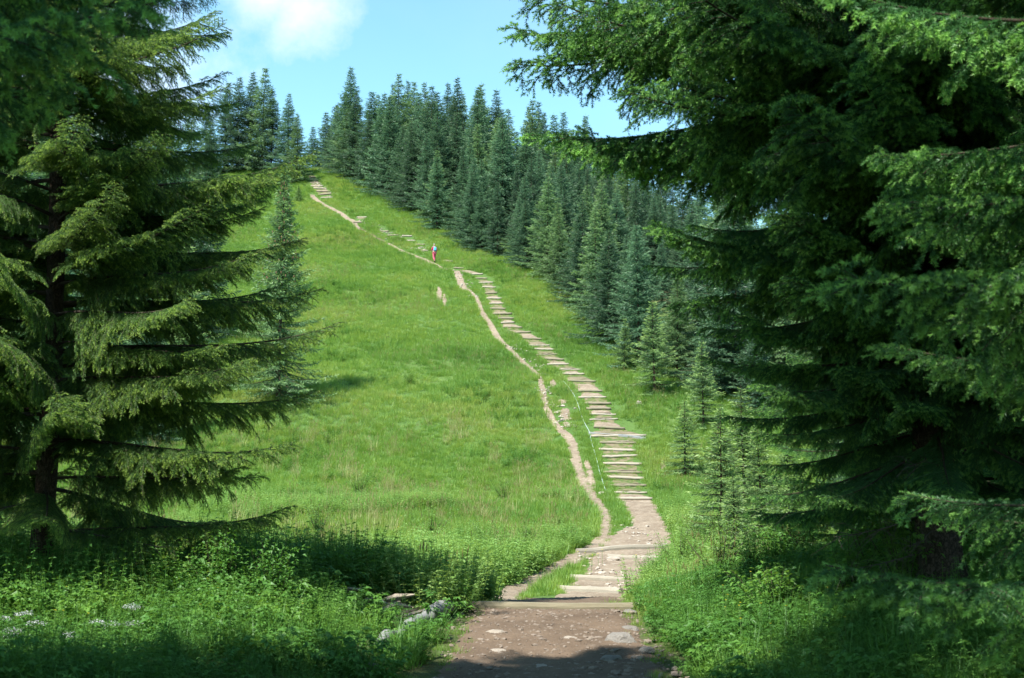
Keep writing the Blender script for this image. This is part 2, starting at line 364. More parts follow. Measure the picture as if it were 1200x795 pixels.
tag(track('footpath', [(452, 284, 4), (440, 278, 4), (428, 272, 5), (419, 266, 6)], M['dirt'], seed=9, step=.3, nw=7), kind='structure')
tag(track('footpath', [(534, 318, 5), (526, 317, 5), (516, 314, 6)], M['dirt_pale'], seed=10, step=.3, nw=7), kind='structure')
# bare patches of soil beside the stairs
for k, (a, b, w, h) in enumerate([(648, 450, 12, 6), (659, 471, 15, 4), (664, 486, 18, 9), (664, 498, 14, 5), (777, 545, 9, 8), (515, 345, 9, 9), (521, 352, 6, 8)]):
    tag(track('bare_soil', [(a, b + h, w * .4), (a, b, w), (a - 1, b - h, w * .4)], M['dirt_pale'], seed=20 + k, step=.3, nw=7, rag=.3), kind='structure')

t = NT('mossy_worn_soil'); nz = t.noise(2.2, 5, .65); nn = t.noise(9, 4, .6)
c = t.ramp(nz, [(.42, (.060, .11, .028)), (.50, (.12, .13, .055)), (.60, (.20, .155, .11))])
M['mossy_soil'] = t.pbsdf(t.mix(t.math('MULTIPLY', nn, .5), c, (.09, .10, .04)), .95, t.bump(t.math('ADD', nz, nn), .8, .05), .1)
# ------------------------------------------------------------------ stairs
steps = [(722, 764, 587), (720, 758, 579), (715, 757, 571), (712, 754, 562.5), (707, 752, 555), (707, 752, 546), (706, 747, 537), (702, 745, 529), (703, 745, 521),
 (693, 757, 512), (696, 732, 504), (691, 724, 493), (691, 722, 487), (687, 716, 481), (685, 716, 475), (678, 711, 467), (678, 706, 460), (666, 698, 448), (659, 685, 440),
 (655, 681, 434.5), (641, 667, 428), (639, 661, 423), (628, 653, 416.5), (626, 650, 411), (620, 644, 406), (612, 635, 398.5), (603, 622, 391), (590, 612, 385),
 (587, 603, 379.5), (584, 602, 374.5), (577, 600, 369.5), (574, 593, 363), (573, 591, 357), (570, 588, 351), (568, 583, 345), (565, 581, 338), (561, 578, 332.5), (557, 571, 327.5), (552, 566, 322.5),
 (532, 544, 315.5), (521, 531, 307.5), (491, 502, 295), (487, 498, 288), (476, 487, 283), (471, 483, 278), (453, 467, 276.5), (446, 456, 272), (418, 430, 255.5), (414, 425, 262), 
 (376, 390, 232.5), (373, 389, 229), (370, 387, 225.5), (367, 383, 222), (364, 379, 218.5), (363, 376, 215), (362, 373, 211.5), (361, 370, 208)]
stair = tag(empty('stairway', P3(pathx(60), 60)), kind='structure'); sm = Matrix.Translation(stair.location).inverted()
def log_mesh(name, A, B, r, mat, sides=9, wob=.006, seed=0):
    q = np.random.default_rng(seed); n = 9; s = np.linspace(0, 1, n)[:, None]
    P = np.array(A) * (1 - s) + np.array(B) * s; P[:, 2] += q.normal(size=n) * wob; P[:, 1] += q.normal(size=n) * wob
    a = Acc(); a.tube(P, r * (1 + q.normal(size=n) * .06), sides); return a.mesh(name, [mat], True)
bare = {0, 12, 13, 15, 16, 18, 20, 25, 27, 28, 38}
for k, (x0, x1, py) in enumerate(steps):
    c = ground_at((x0 + x1) / 2, py); d = math.hypot(c[0], c[1]); w = (x1 - x0) * d / 1400
    tilt = random.uniform(-.03, .03)
    yaw = random.uniform(-.06, .06)
    r_ = random.uniform(.05, .075) * (1 if d < 80 else 1.25)
    A = np.array([c[0] - w / 2, c[1] - yaw * w, c[2] + r_ * .8 - tilt * w]); B = np.array([c[0] + w / 2, c[1] + yaw * w, c[2] + r_ * .8 + tilt * w])
    A[2] = hgt(A[0], A[1]) + r_ * .9; B[2] = hgt(B[0], B[1]) + r_ * .9
    o = link('timber_edge', log_mesh('timber_edge', A - np.array(stair.location), B - np.array(stair.location), r_, M['timber' if random.random() < .5 else 'timber_mossy'], seed=k), stair)
    # trodden tread filled up behind the edge
    py2 = steps[k + 1][2] if k + 1 < len(steps) and abs(steps[k + 1][2] - py) < 14 else py - 5
    e = ground_at((steps[k+1][0] + steps[k+1][1]) / 2 if k + 1 < len(steps) and py - py2 < 14 and py2 != py - 5 else (x0 + x1) / 2, py2)
    fr = random.uniform(.8, .95) if k in bare else random.uniform(.25, .5) if k < 9 else random.uniform(.4, .8)
    if 38 < k < 49: fr *= .6
    T = [np.array([c[0], c[1] + .03, 0]), c * (1 - fr) + e * fr]
    ww = w * random.uniform(.8, .97)
    for s in np.linspace(0, 1, 3): q = c * (1 - s) + e * s; tracks.append((q[0], q[1], w * .5))
    n, nw = 7, 9; q = np.linspace(-1, 1, nw); rr = np.random.default_rng(100 + k)
    V = []
    for i in range(n):
        f = i / (n - 1); cen = T[0] * (1 - f) + T[1] * f; hw = ww / 2 * (1 + rr.normal() * .06) * (1 - .45 * f ** 3)
        X = cen[0] + q * hw; Y = np.full(nw, cen[1]) + rr.normal(size=nw) * .02 * (1 if 0 < i else 0)
        base = hgt(X, Y); lift = (.09 * (1 - f) + .02) * np.clip((1 - abs(q)) * 4, 0, 1) - .02 * (abs(q) > .99)
        if i == n - 1: lift = lift - .04
        V.append(np.stack([X, Y, base + lift], -1))
    V = np.array(V).reshape(-1, 3) - np.array(stair.location)
    I = np.arange(n * nw).reshape(n, nw); F = np.stack([I[:-1, :-1], I[:-1, 1:], I[1:, 1:], I[1:, :-1]], -1).reshape(-1, 4)
    link('tread', fastmesh('tread', V, F, [M['dirt_pale' if k in bare or random.random() < .35 else 'dirt_tan']], smooth=True), stair)
tr_keep = len(tracks)
for nm, kk in (('lower', steps[:38]), ('top', steps[-7:])):
    tag(track('worn_soil', [((a + b) / 2, c, (b - a) * .92) for a, b, c in kk], M['mossy_soil'], seed=40 + len(nm), step=.2, nw=12, rag=.16, lift=.012), kind='structure')
del tracks[tr_keep:]
# lower timber edges, each a loose beam lying across the path
def beam(px0, py0, px1, py1, r, mat, label, name='wooden_log', seed=0, sides=10):
    A = ground_at(px0, py0); B = ground_at(px1, py1); c = (A + B) / 2
    t_ = empty(name, tuple(c)); tag(t_, label, 'log')
    A[2] += r * .75; B[2] += r * .75
    link('trunk_piece', log_mesh('trunk_piece', A - c, B - c, r, mat, sides, .01, seed), t_)
    return t_
M['timber_pale'] = m_wood('bleached_timber', (.27, .24, .19), (.44, .40, .33))
def flat_beam(A, B, hh, ww, mat, label, seed=0):
    """squared or half-round beam let into the path"""
    A = np.array(A, float); B = np.array(B, float); c = (A + B) / 2; q = np.random.default_rng(seed)
    n = 12; s = np.linspace(0, 1, n)[:, None]; P = A * (1 - s) + B * s; P[:, 2] = hgt(P[:, 0], P[:, 1]) + hh * .6
    prof_ = np.array([(-ww/2, -hh), (-ww/2, .0), (-ww*.36, hh*.42), (0, hh*.5), (ww*.36, hh*.40), (ww/2, 0), (ww/2, -hh)])
    d = nrm((B - A)[None])[0]; sd = np.array([-d[1], d[0], 0])
    V = [];
    for i in range(n):
        j = 1 + q.normal() * .05
        for a_, b_ in prof_: V.append(P[i] - c + sd * a_ * j + np.array([0, 0, b_ + q.normal() * .003]))
    m = len(prof_); F = []
    for i in range(n - 1):
        for j in range(m):
            a0, a1 = i * m + j, i * m + (j + 1) % m; F += [(a0, a1 + m, a1), (a0, a0 + m, a1 + m)]
    for j in range(1, m - 1): F += [(0, j, j + 1), ((n - 1) * m, (n - 1) * m + j + 1, (n - 1) * m + j)]
    o = link('wooden_beam', fastmesh('wooden_beam', np.array(V), np.array(F), [mat], smooth=False), loc=tuple(c))
    return tag(o, label, 'beam')
G = ground_at
flat_beam((-.78, 15.0, 0), (1.55, 14.9, 0), .10, .15, M['timber_mossy'], 'long brown beam across the end of the near dirt path')
flat_beam(G(648, 692), G(728, 697), .11, .13, M['timber_pale'], 'pale squared beam across the path, nearest beyond the brown one', 1)
flat_beam(G(669, 680), G(732, 683), .11, .13, M['timber_pale'], 'second pale beam across the lower path, above the nearest one', 2)
flat_beam(G(712, 655), G(774, 656), .11, .13, M['timber_pale'], 'short pale beam just below the long tilted beam', 3)
flat_beam(G(676, 649), G(781, 643), .13, .15, M['timber_pale'], 'long pale beam spanning both trails where they meet', 4)
flat_beam(G(690, 509), G(757, 515), .10, .12, M['log_grey'], 'long grey pole sticking out both sides of the stairs', 5)

# ------------------------------------------------------------------ rocks
def rock_mesh(seed, mat, sub=3, flat=.55):
    q = random.Random(seed); bm = bmesh.new(); bmesh.ops.create_icosphere(bm, subdivisions=sub, radius=1)
    cuts = [(Vector((q.gauss(0, 1), q.gauss(0, 1), q.gauss(0, 1))).normalized(), q.uniform(.55, .85)) for _ in range(9)]
    ph = [q.uniform(0, 6) for _ in range(6)]
    for v in bm.verts:
        for n_, d_ in cuts:
            k = v.co.dot(n_) - d_
            if k > 0: v.co -= n_ * k * .85
        v.co += v.co.normalized() * .05 * (math.sin(v.co.x * 7 + ph[0]) + math.sin(v.co.y * 8 + ph[1]) + math.sin(v.co.z * 9 + ph[2]))
        v.co.z *= flat
    me = bpy.data.meshes.new('rock'); bm.to_mesh(me); bm.free(); me.materials.append(mat); return me
M['pebble'] = m_rock('brown_pebbles', (.13, .10, .08), (.27, .23, .19))
RM = [rock_mesh(i, M['rock' if i % 2 else 'rock_pale']) for i in range(6)]
rocks = [((1.02, 11.6), .17, 1, 'grey boulder standing out of the right side of the near path'),
 ((1.22, 12.7), .10, 3, 'small grey stone at the right edge of the path behind the boulder'),
 ((.16, 13.3), .09, 0, 'flat pale stone in the middle of the brown path'),
 ((-.16, 12.1), .12, 2, 'flat pale stone left of centre on the brown path'),
 ((-.12, 11.1), .11, 4, 'flat pale stone, nearer one of two left of centre'),
 ((.25, 10.3), .10, 2, 'flat pale stone low in the picture on the brown path'),
 ((.55, 11.8), .12, 0, 'broad flat stone just left of the grey boulder'),
 ((.85, 10.5), .12, 3, 'grey stone at the shaded bottom right of the path'),
 ((1.2, 10.9), .09, 1, 'small grey stone right of the boulder at the grass edge'),
 ((1.38, 14.3), .12, 5, 'grey stone under the bush at the right end of the brown beam'),
 ((-1.15, 9.7), .14, 1, 'grey stone in the weeds at the lower left of the path'),
 ((-1.6, 10.2), .11, 3, 'small grey stone among weeds left of the rotten log')]
for (x, y), s, k, lab in rocks:
    o = link('rock', RM[k], loc=P3(x, y, s * (.10 if k != 1 else .2)), rot=(0, 0, random.uniform(0, 6)), sc=(s, s * .8, s * (.5 if 'flat' in lab else .9)))
    tag(o, lab, 'rock')
o = link('rock', RM[0], loc=tuple(G(748, 476) + np.array([0, 0, .12])), sc=(.2, .15, .3)); tag(o, 'small white stone in the grass right of the stairs', 'rock')
for (a, b, s, lab) in [(719, 658, .22, 'white stone beside the short pale beam'), (757, 657, .2, 'white stone at the right end of the short pale beam'), (706, 580, .22, 'pale stone beside the lowest stairs')]:
    o = link('rock', RM[2], loc=tuple(G(a, b) + np.array([0, 0, .05])), rot=(0, 0, a), sc=(s, s * .7, s * .6)); tag(o, lab, 'rock')
# loose stones and gravel in the near path
a = Acc(); q = np.random.default_rng(5)
ico = bmesh.new(); bmesh.ops.create_icosphere(ico, subdivisions=1, radius=1); iv = np.array([v.co[:] for v in ico.verts]); fi = np.array([[v.index for v in f.verts] for f in ico.faces]); ico.free()
for _ in range(1500):
    y = q.uniform(8.5, 15); x = .38 + q.uniform(-1, 1) * 1.0; s = .008 + .028 * q.random() ** 4
    if x > .6 and y < 12: s *= 1.3
    a.add((iv * (1 + q.normal(size=(len(iv), 1)) * .18)) * np.array([s, s * q.uniform(.6, 1), s * .5]) + np.array([x, y, hgt(x, y) + .03]), fi)
tag(link('gravel', a.mesh('gravel', [M['pebble']])), 'loose pebbles scattered over the near dirt path', kind='stuff')

a = Acc(); q = np.random.default_rng(6)
for (x0, y0, x1, y1, n, sp) in [(421, 258, 500, 298, 150, 5), (536, 318, 556, 350, 40, 4), (368, 212, 392, 232, 60, 5), (600, 405, 640, 440, 60, 5), (640, 455, 668, 505, 60, 6), (700, 600, 770, 640, 60, 10), (690, 655, 730, 690, 50, 12)]:
    for _ in range(n):
        f = q.random(); g = ground_at(x0 + (x1 - x0) * f + q.normal() * sp, y0 + (y1 - y0) * f + q.normal() * sp * .3); s_ = q.uniform(.04, .16) * (.5 if g[1] < 50 else 1)
        a.add((iv * (1 + q.normal(size=(len(iv), 1)) * .18)) * np.array([s_, s_ * q.uniform(.6, 1), s_ * .45]) + g + [0, 0, .03], fi)
tag(link('stones', a.mesh('stones', [M['rock_pale']])), 'small washed out stones along the trails and the upper steps', kind='stuff')
# ------------------------------------------------------------------ grey rotten log and weathered wood at the left edge of the path
lg = empty('fallen_log', P3(-.95, 12.6)); tag(lg, 'barkless grey log lying along the left edge of the near path', 'log')
b0 = np.array(lg.location)
def blob_log(pts, radii, seed):
    q = np.random.default_rng(seed); a = Acc(); P = np.array(pts) - b0
    s0 = np.linspace(0, 1, len(P)); s = np.linspace(0, 1, 22); PP = np.stack([np.interp(s, s0, P[:, i]) for i in range(3)], -1); rr = np.interp(s, s0, radii)
    rr = rr * (1 + q.normal(size=22) * .05); rr[0] *= .75; rr[-1] *= .8
    a.tube(PP, rr, 14); return a.mesh('log_section', [M['log_grey']], True)
link('log_section', blob_log([P3(-.76, 14.3, .10), P3(-.80, 13.8, .11), P3(-.90, 13.0, .08)], [.085, .10, .085], 1), lg)
link('log_section', blob_log([P3(-.92, 12.96, .06), P3(-1.03, 12.3, .06), P3(-1.10, 11.8, .02)], [.07, .075, .055], 2), lg)
link('log_section', blob_log([P3(-1.11, 11.7, .03), P3(-1.17, 11.3, .04), P3(-1.2, 10.95, .0)], [.055, .07, .045], 3), lg)
rw = empty('rotten_wood', P3(-1.55, 13.9)); tag(rw, 'splintered pale rotten wood in the weeds left of the grey log', 'dead wood')
q = random.Random(9)
for k in range(26):
    x = q.uniform(-.62, .5); y = q.uniform(-.5, .5) ; L = q.uniform(.15, .5); an = q.uniform(-.5, .5) + .25
    z = float(hgt(x - 1.55, y + 13.9)) - rw.location.z + q.uniform(.0, .12)
    aa = Acc(); dx, dy = math.cos(an) * L / 2, math.sin(an) * L / 2
    aa.tube([(x - dx, y - dy, z - .03), (x, y, z + q.uniform(0, .04)), (x + dx, y + dy, z + q.uniform(-.03, .06))], [q.uniform(.01, .02), q.uniform(.025, .05), .01], 5)
    link('splinter', aa.mesh('splinter', [M['timber' if k % 2 else 'dirt_pale']]), rw)

# ------------------------------------------------------------------ rope along the stairs
def cable(name, pts, r, mat, label, cat, dz=.10):
    P = [G(a, b) for a, b in pts]; P = np.array(P); s0 = np.r_[0, np.cumsum(np.linalg.norm(np.diff(P, axis=0), axis=1))]
    n = 60; s = np.linspace(0, s0[-1], n); PP = np.stack([np.interp(s, s0, P[:, i]) for i in range(3)], -1)
    PP[:, 2] = hgt(PP[:, 0], PP[:, 1]) + dz; c = PP[0].copy(); c[2] -= dz; a = Acc(); a.tube(PP - c, r, 5); return tag(link(name, a.mesh(name, [mat]), loc=tuple(c)), label, cat)
M['hose'] = NT('pale_blue_hose').pbsdf((.34, .42, .38), .6)
cable('hose', [(660, 449), (667, 457), (673, 466), (678, 478), (681, 489), (686, 500), (691, 509), (693, 520), (699, 540), (703, 557), (707, 570), (713, 584)], .014, M['hose'], 'thin pale hose running down the left side of the stairs', 'hose')

# ------------------------------------------------------------------ spruce boughs (near trees)
def perp(D, r):
    v = r.normal(size=D.shape); return nrm(v - D * np.sum(v * D, -1, keepdims=True))
def needles(a, P0, P1, tips, per_m, nl, nw, r, m=0):
    """hair-thin triangles set round every shoot from P0 to P1; tips: share of fresh growth"""
    D = P1 - P0; L = np.linalg.norm(D, axis=1); cnt = np.maximum(3, (L * per_m).astype(int)); idx = np.repeat(np.arange(len(L)), cnt)
    t_ = r.random(len(idx)); d = D[idx] / L[idx, None]; base = P0[idx] + D[idx] * t_[:, None]
    rad = perp(d, r); rad[:, 2] += .25; rad = nrm(rad)
    nd = nrm(d * (.75 + .35 * t_[:, None]) + rad); sd = perp(nd, r) * nw / 2
    l = nl * r.uniform(.75, 1.15, (len(idx), 1)) * (1 - .3 * t_[:, None] ** 4)
    a.tri(base - sd, base + sd, base + nd * l, m, tips[idx] * np.clip(.35 + t_, 0, 1))
def bough(seed, L=3.0, droop=1., per_m=430, lights=.5, bare0=.10, sp=.075, big=1.):
    """one spruce bough: axis, hanging side twigs, and finger-like needle shoots with fresh tips"""
    r = np.random.default_rng(seed); a = Acc()
    n = 24; s = np.linspace(0, 1, n); el = -.06 - .24 * np.sin(s * 2.6) * droop + .40 * s ** 2.2
    yaw = np.cumsum(r.normal(size=n)) * .022
    d = np.stack([np.cos(el) * np.cos(yaw), np.cos(el) * np.sin(yaw), np.sin(el)], -1)
    A = np.vstack([[0, 0, 0], np.cumsum(d[:-1] * L / (n - 1), axis=0)])
    a.tube(A, np.interp(s, [0, 1], [.022 * L / 3 + .004, .003]), 6, 1)
    S0, S1, T, TB = [], [], [], []
    def rotz(v, q, dz=0.): o = np.array([v[0] * math.cos(q) - v[1] * math.sin(q), v[0] * math.sin(q) + v[1] * math.cos(q), v[2] + dz]); return o / np.linalg.norm(o)
    def shoot(p, dd, l, fresh, fan=True):
        """a finger: old wood then this year's tip, bending down a little, with two side fingers when long"""
        f = .5 if l > .09 else .35; m1 = p + dd * l * f; d2 = rotz(dd, r.normal() * .12, -.16)
        S0.append(p); S1.append(m1); T.append(0.); S0.append(m1); S1.append(m1 + d2 * l * (1 - f)); T.append(r.uniform(.55, 1) if fresh else .10)
        if fan and l > .11:
            for sg in (-1, 1):
                if r.random() < .8: shoot(p + dd * l * r.uniform(.3, .55), rotz(dd, sg * R(r.uniform(35, 55)), -.12 + r.normal() * .12), l * .45, fresh, False)
    def twig(p, h, l2, outer, lv):
        k = max(3, int(l2 / .06)); v = np.linspace(0, 1, k + 1); g = r.uniform(.5, 1.7)
        dz = h[2] - (.10 + g * v ** 1.2 * droop * min(1.3, (l2 / .5) ** .5))
        seg = nrm(np.stack([h[0] * np.ones(k + 1), h[1] * np.ones(k + 1), dz], -1)); B = np.vstack([p, p + np.cumsum(seg[:-1] * l2 / k, axis=0)]); TB.append(B)
        for j in range(k): S0.append(B[j]); S1.append(B[j + 1]); T.append(.7 if j == k - 1 and outer else 0.)
        m = max(2, int(l2 / (.042 * big))); sg = 1
        for j in range(m):
            f = .05 + .93 * (j + r.random() * .5) / m; sg = -sg; b = np.array([np.interp(f, v, B[:, i]) for i in range(3)]); dd = seg[min(k, int(f * k))]
            l3 = big * (.055 + .13 * (1 - f) * min(1, l2 / .3)) * r.uniform(.7, 1.25); fresh = r.random() < (lights if outer else lights * .35)
            if lv == 0 and f < .6 and l2 > .42 and r.random() < .35: twig(b, rotz(dd, sg * R(r.uniform(30, 50))), l2 * r.uniform(.35, .5), outer, 1)
            else: shoot(b, rotz(dd, sg * R(r.uniform(32, 58)), -.15 - .35 * r.random() * droop + r.normal() * .15), l3, fresh)
    u = bare0; side = 1
    while u < .99:
        side = -side; p = np.array([np.interp(u, s, A[:, i]) for i in range(3)]); ax = np.array([np.interp(u, s, d[:, i]) for i in range(3)])
        w = L * .32 * (1 - u) ** .72 * min(1, (u - .02) / .2) + .10; l2 = w * r.uniform(.5, 1.2)
        hh = rotz(ax, side * R(r.uniform(38, 66)), r.normal() * .12)
        if r.random() > .07: twig(p, hh, l2, u > .3, 0)
        u += sp / L / 2 * r.uniform(.6, 1.4)
    for B in TB: a.tube(B[::2] if len(B) > 4 else B, .0032, 3, 1, cap=False)
    for i in range(int(n * .25), n - 1): S0.append(A[i]); S1.append(A[i + 1]); T.append(0 if i < n - 3 else .8)
    needles(a, np.array(S0), np.array(S1), np.array(T), per_m, .020 * (1 + .35 * (big - 1) / .4), .0052 * (1 + .2 * (big - 1) / .4), r)
    return a
def bough_set(prefix, mats, seeds, **k):
    return [bough(s, **k).mesh(prefix, mats) for s in seeds]
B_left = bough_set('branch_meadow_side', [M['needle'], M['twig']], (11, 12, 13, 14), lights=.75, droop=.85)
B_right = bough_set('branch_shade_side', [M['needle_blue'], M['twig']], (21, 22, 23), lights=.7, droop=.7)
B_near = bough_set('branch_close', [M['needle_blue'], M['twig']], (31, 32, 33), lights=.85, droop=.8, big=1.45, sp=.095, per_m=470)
def dead_bough(seed):
    r = np.random.default_rng(seed); a = Acc(); n = 14; s = np.linspace(0, 1, n)[:, None]
    P = np.hstack([s * 2, np.cumsum(r.normal(size=(n, 1)) * .02, 0), -.25 * s + .1 * s ** 3]); a.tube(P, np.linspace(.014, .003, n), 5)
    for _ in range(26):
        i = r.integers(2, n - 1); d = nrm(np.array([[r.uniform(.2, 1), r.normal() * .8, r.normal() * .35 - .2]]))[0]; l = r.uniform(.15, .6)
        a.tube([P[i], P[i] + d * l * .5 + r.normal(size=3) * .02, P[i] + d * l + np.array([0, 0, -.05])], [.005, .0035, .0015], 3, cap=False)
    return a.mesh('dead_branch', [M['twig_dead']])
DB = [dead_bough(k) for k in range(3)]
def trunk_mesh(H, r0, seed, mat, sides=20, flare=1.6, h0=0.):
    q = np.random.default_rng(seed); z = np.concatenate([[-.4, 0, .08, .16, .26, .4, .6, .8], np.arange(1, 4, .2), np.arange(4, H, .6), [H]])
    P = np.stack([.03 * np.sin(z * .7 + seed), .03 * np.cos(z * .5 + seed), z], -1)
    rad = r0 * (1 - z / H * .97); rad = rad * (1 + (flare - 1) * np.exp(-np.maximum(z, 0) / .22)); rad[-1] = .01
    a = Acc(); a.tube(P, rad, sides)
    if sides >= 14:                      # root flare lobes and knobbly bark
        V = a.V[0]; c = np.repeat(P, sides, 0); dx = V - c; th = np.arctan2(dx[:, 1], dx[:, 0]); zz = V[:, 2]
        k = 1 + .30 * np.exp(-np.maximum(zz, 0) / .22) * np.sin(5 * th + seed) + .10 * np.exp(-np.maximum(zz, 0) / .9) * np.sin(3 * th + seed * 2) + q.normal(size=len(V)) * .035
        V[:, :2] = c[:, :2] + dx[:, :2] * k[:, None]
    return a.mesh('trunk', [mat], True)
def near_spruce(x, y, H, r0, boughs, lenf, h0, h1, label, seed, whorl=.36, per=5, pitch=(2, 18), bark='bark', dead=(), amin=None, extra=(), sz=1., limit=None):
    q = random.Random(seed); base = P3(x, y); root = tag(empty('spruce_tree', base), label, 'tree')
    link('trunk', trunk_mesh(H, r0, seed, M[bark]), root)
    h = h0; a0 = q.uniform(0, 6.28)
    while h < h1:
        L = lenf(h)
        n = per if L > 1 else per - 1
        for k in range(n):
            az = a0 + 2 * math.pi * (k + q.uniform(-.25, .25)) / n; l = L * q.uniform(.72, 1.1); f = (h - h0) / max(.1, h1 - h0)
            if limit and not limit(h, az): continue
            p = -R(pitch[0] + (pitch[1] - pitch[0]) * f + q.uniform(-10, 9)); sc = l / 3
            bs = (sc, max(sc, .55) * q.choice((-1, 1)), max(sc, .55))
            link('branch', q.choice(boughs), root, (math.cos(az) * r0 * .4, math.sin(az) * r0 * .4, h + q.uniform(-.15, .15)), (q.uniform(-.45, .45), p, az), bs)
        h += whorl * q.uniform(.8, 1.2); a0 += 2.4
    for (hh, az, l) in dead:
        link('dead_branch', q.choice(DB), root, (0, 0, hh), (q.uniform(-.2, .2), R(5), R(az)), (l / 2,) * 3)
    for (hh, az, l, p) in extra:
        link('branch', q.choice(boughs), root, (0, 0, hh), (q.uniform(-.15, .15), -R(p), R(az)), (l / 3, max(l / 3, .6), max(l / 3, .6)))
    return root
lin = lambda xs, ys: (lambda h: float(np.interp(h, xs, ys)))
near_spruce(-4.75, 12.2, 14, .115, B_left, lin([.8, 1.5, 3, 5, 7, 14], [2.2, 2.6, 2.8, 2.35, 1.9, .3]), 1.3, 13.6,
    'large spruce with sunlit drooping branches on the left beside the meadow', 31, whorl=.32, per=5, pitch=(6, 30),
    extra=[(4.2, -5, 2.8, 14), (3.6, 14, 2.6, 12), (3.1, 5, 2.8, 10), (2.6, -8, 3.05, 10), (2.1, 3, 2.8, 8), (1.7, -14, 2.8, 4), (.75, -4, 2.6, 12), (3.3, -22, 2.5, 10), (2.3, -28, 2.6, 8)], dead=[(.9, -20, 1.5), (1.1, 200, 1.4)])
near_spruce(-4.0, 4.4, 13, .13, B_near, lin([2.4, 4, 6, 9.5, 13], [2.4, 2.7, 2.0, 1.5, .3]), 2.95, 12.3, 'close spruce at the left edge whose branches hang into the top left corner', 32, whorl=.34, per=6, pitch=(0, 28))
near_spruce(-6.9, 13.6, 13, .12, B_left, lin([.8, 4, 7, 13], [2.6, 2.6, 2.2, .3]), 1.2, 12.6, 'spruce half hidden behind the large left spruce', 33, whorl=.45, pitch=(4, 28))
near_spruce(3.85, 10.9, 19, .19, B_near + B_right[:1], lin([.8, 1.5, 2.6, 4, 6, 9, 19], [1.0, 1.5, 2.1, 3.2, 3.9, 3.5, .3]), 1.9, 18, 'old dark spruce with a thick grey trunk on the right bank', 41, whorl=.27, per=8, pitch=(4, 24), bark='bark_grey',
    extra=[(5.45, 183, 3.9, 6), (5.1, 200, 3.8, 2), (5.6, 168, 3.9, 4), (4.7, 222, 3.9, 3), (3.6, 236, 3.6, 6), (4.3, 248, 3.9, 5), (1.5, -105, 1.6, -14), (1.6, -70, 1.7, -14), (1.4, -140, 1.7, -12), (1.3, 195, 1.9, -8), (1.0, 150, 1.8, -4), (1.9, -120, 1.7, -4), (2.1, -85, 1.9, 0), (2.3, -60, 1.9, 2), (2.0, -150, 2.1, 0), (2.5, -100, 2.3, 2), (2.7, -135, 2.5, 2), (1.7, -170, 1.8, -4), (1.8, 170, 1.9, 0), (2.9, -75, 2.6, 4), (3.2, -110, 3.0, 6), (1.5, -185, 1.6, -6), (1.6, -45, 1.8, 0)],
    dead=[(.8, 215, 1.4), (1.1, 170, 1.5), (1.35, 240, 1.2), (.65, 235, 1.0), (.45, 200, 1.1)])
near_spruce(4.15, 5.1, 14, .16, B_near, lin([.2, .8, 2, 4, 6, 14], [2.3, 2.6, 2.8, 2.9, 2.7, .3]), .45, 13.2, 'close spruce at the right edge with fresh green branch tips', 42, whorl=.34, per=6, pitch=(0, 26))
near_spruce(5.9, 15.6, 15, .17, B_right, lin([.5, 3, 6, 15], [2.4, 2.9, 2.7, .3]), .7, 14.4, 'dark spruce standing behind the thick grey trunk', 43, whorl=.42, per=6, pitch=(0, 26))
near_spruce(8.4, 12.5, 16, .18, B_right, lin([.5, 3, 6, 16], [2.8, 3.0, 2.8, .3]), .6, 15, 'dark spruce right of the thick grey trunk, deep in the shade', 44, whorl=.46, per=6, pitch=(0, 26))
near_spruce(6.9, 20.5, 13, .15, B_right, lin([.5, 3, 6, 13], [2.3, 2.5, 2.2, .3]), .4, 12.5, 'dark spruce farther back at the left fringe of the right hand thicket', 45, whorl=.44, per=6, pitch=(0, 26))

for k, (x, y, H) in enumerate([(-9.5, 7.5, 11), (-9.0, -3.0, 14), (.6, -7.5, 17), (-10.2, 2.6, 13), (7.4, -2.2, 15), (8.6, 4.6, 13), (-3.5, .9, 25)]):  # unseen spruces round the viewpoint, most put in for the shade they cast
    near_spruce(x, y, H, .17, B_left if x < 0 else B_right, lin([2, 5, 9, H], [2.6, 2.9, 2.6, .3]), 7.0 if H > 22 else 3.2 if abs(x) < 5 else 1.8, H - .8, ['spruce left of the frame shading the foreground weeds', 'tall spruce behind the viewpoint on the left', 'tall spruce straight behind the viewpoint', 'spruce beyond the close left spruce', 'tall spruce behind the viewpoint on the right', 'spruce right of the frame beside the close right spruce', 'very tall spruce left of the viewpoint that shades the right bank'][k], 60 + k, whorl=.55, per=5, pitch=(0, 26))
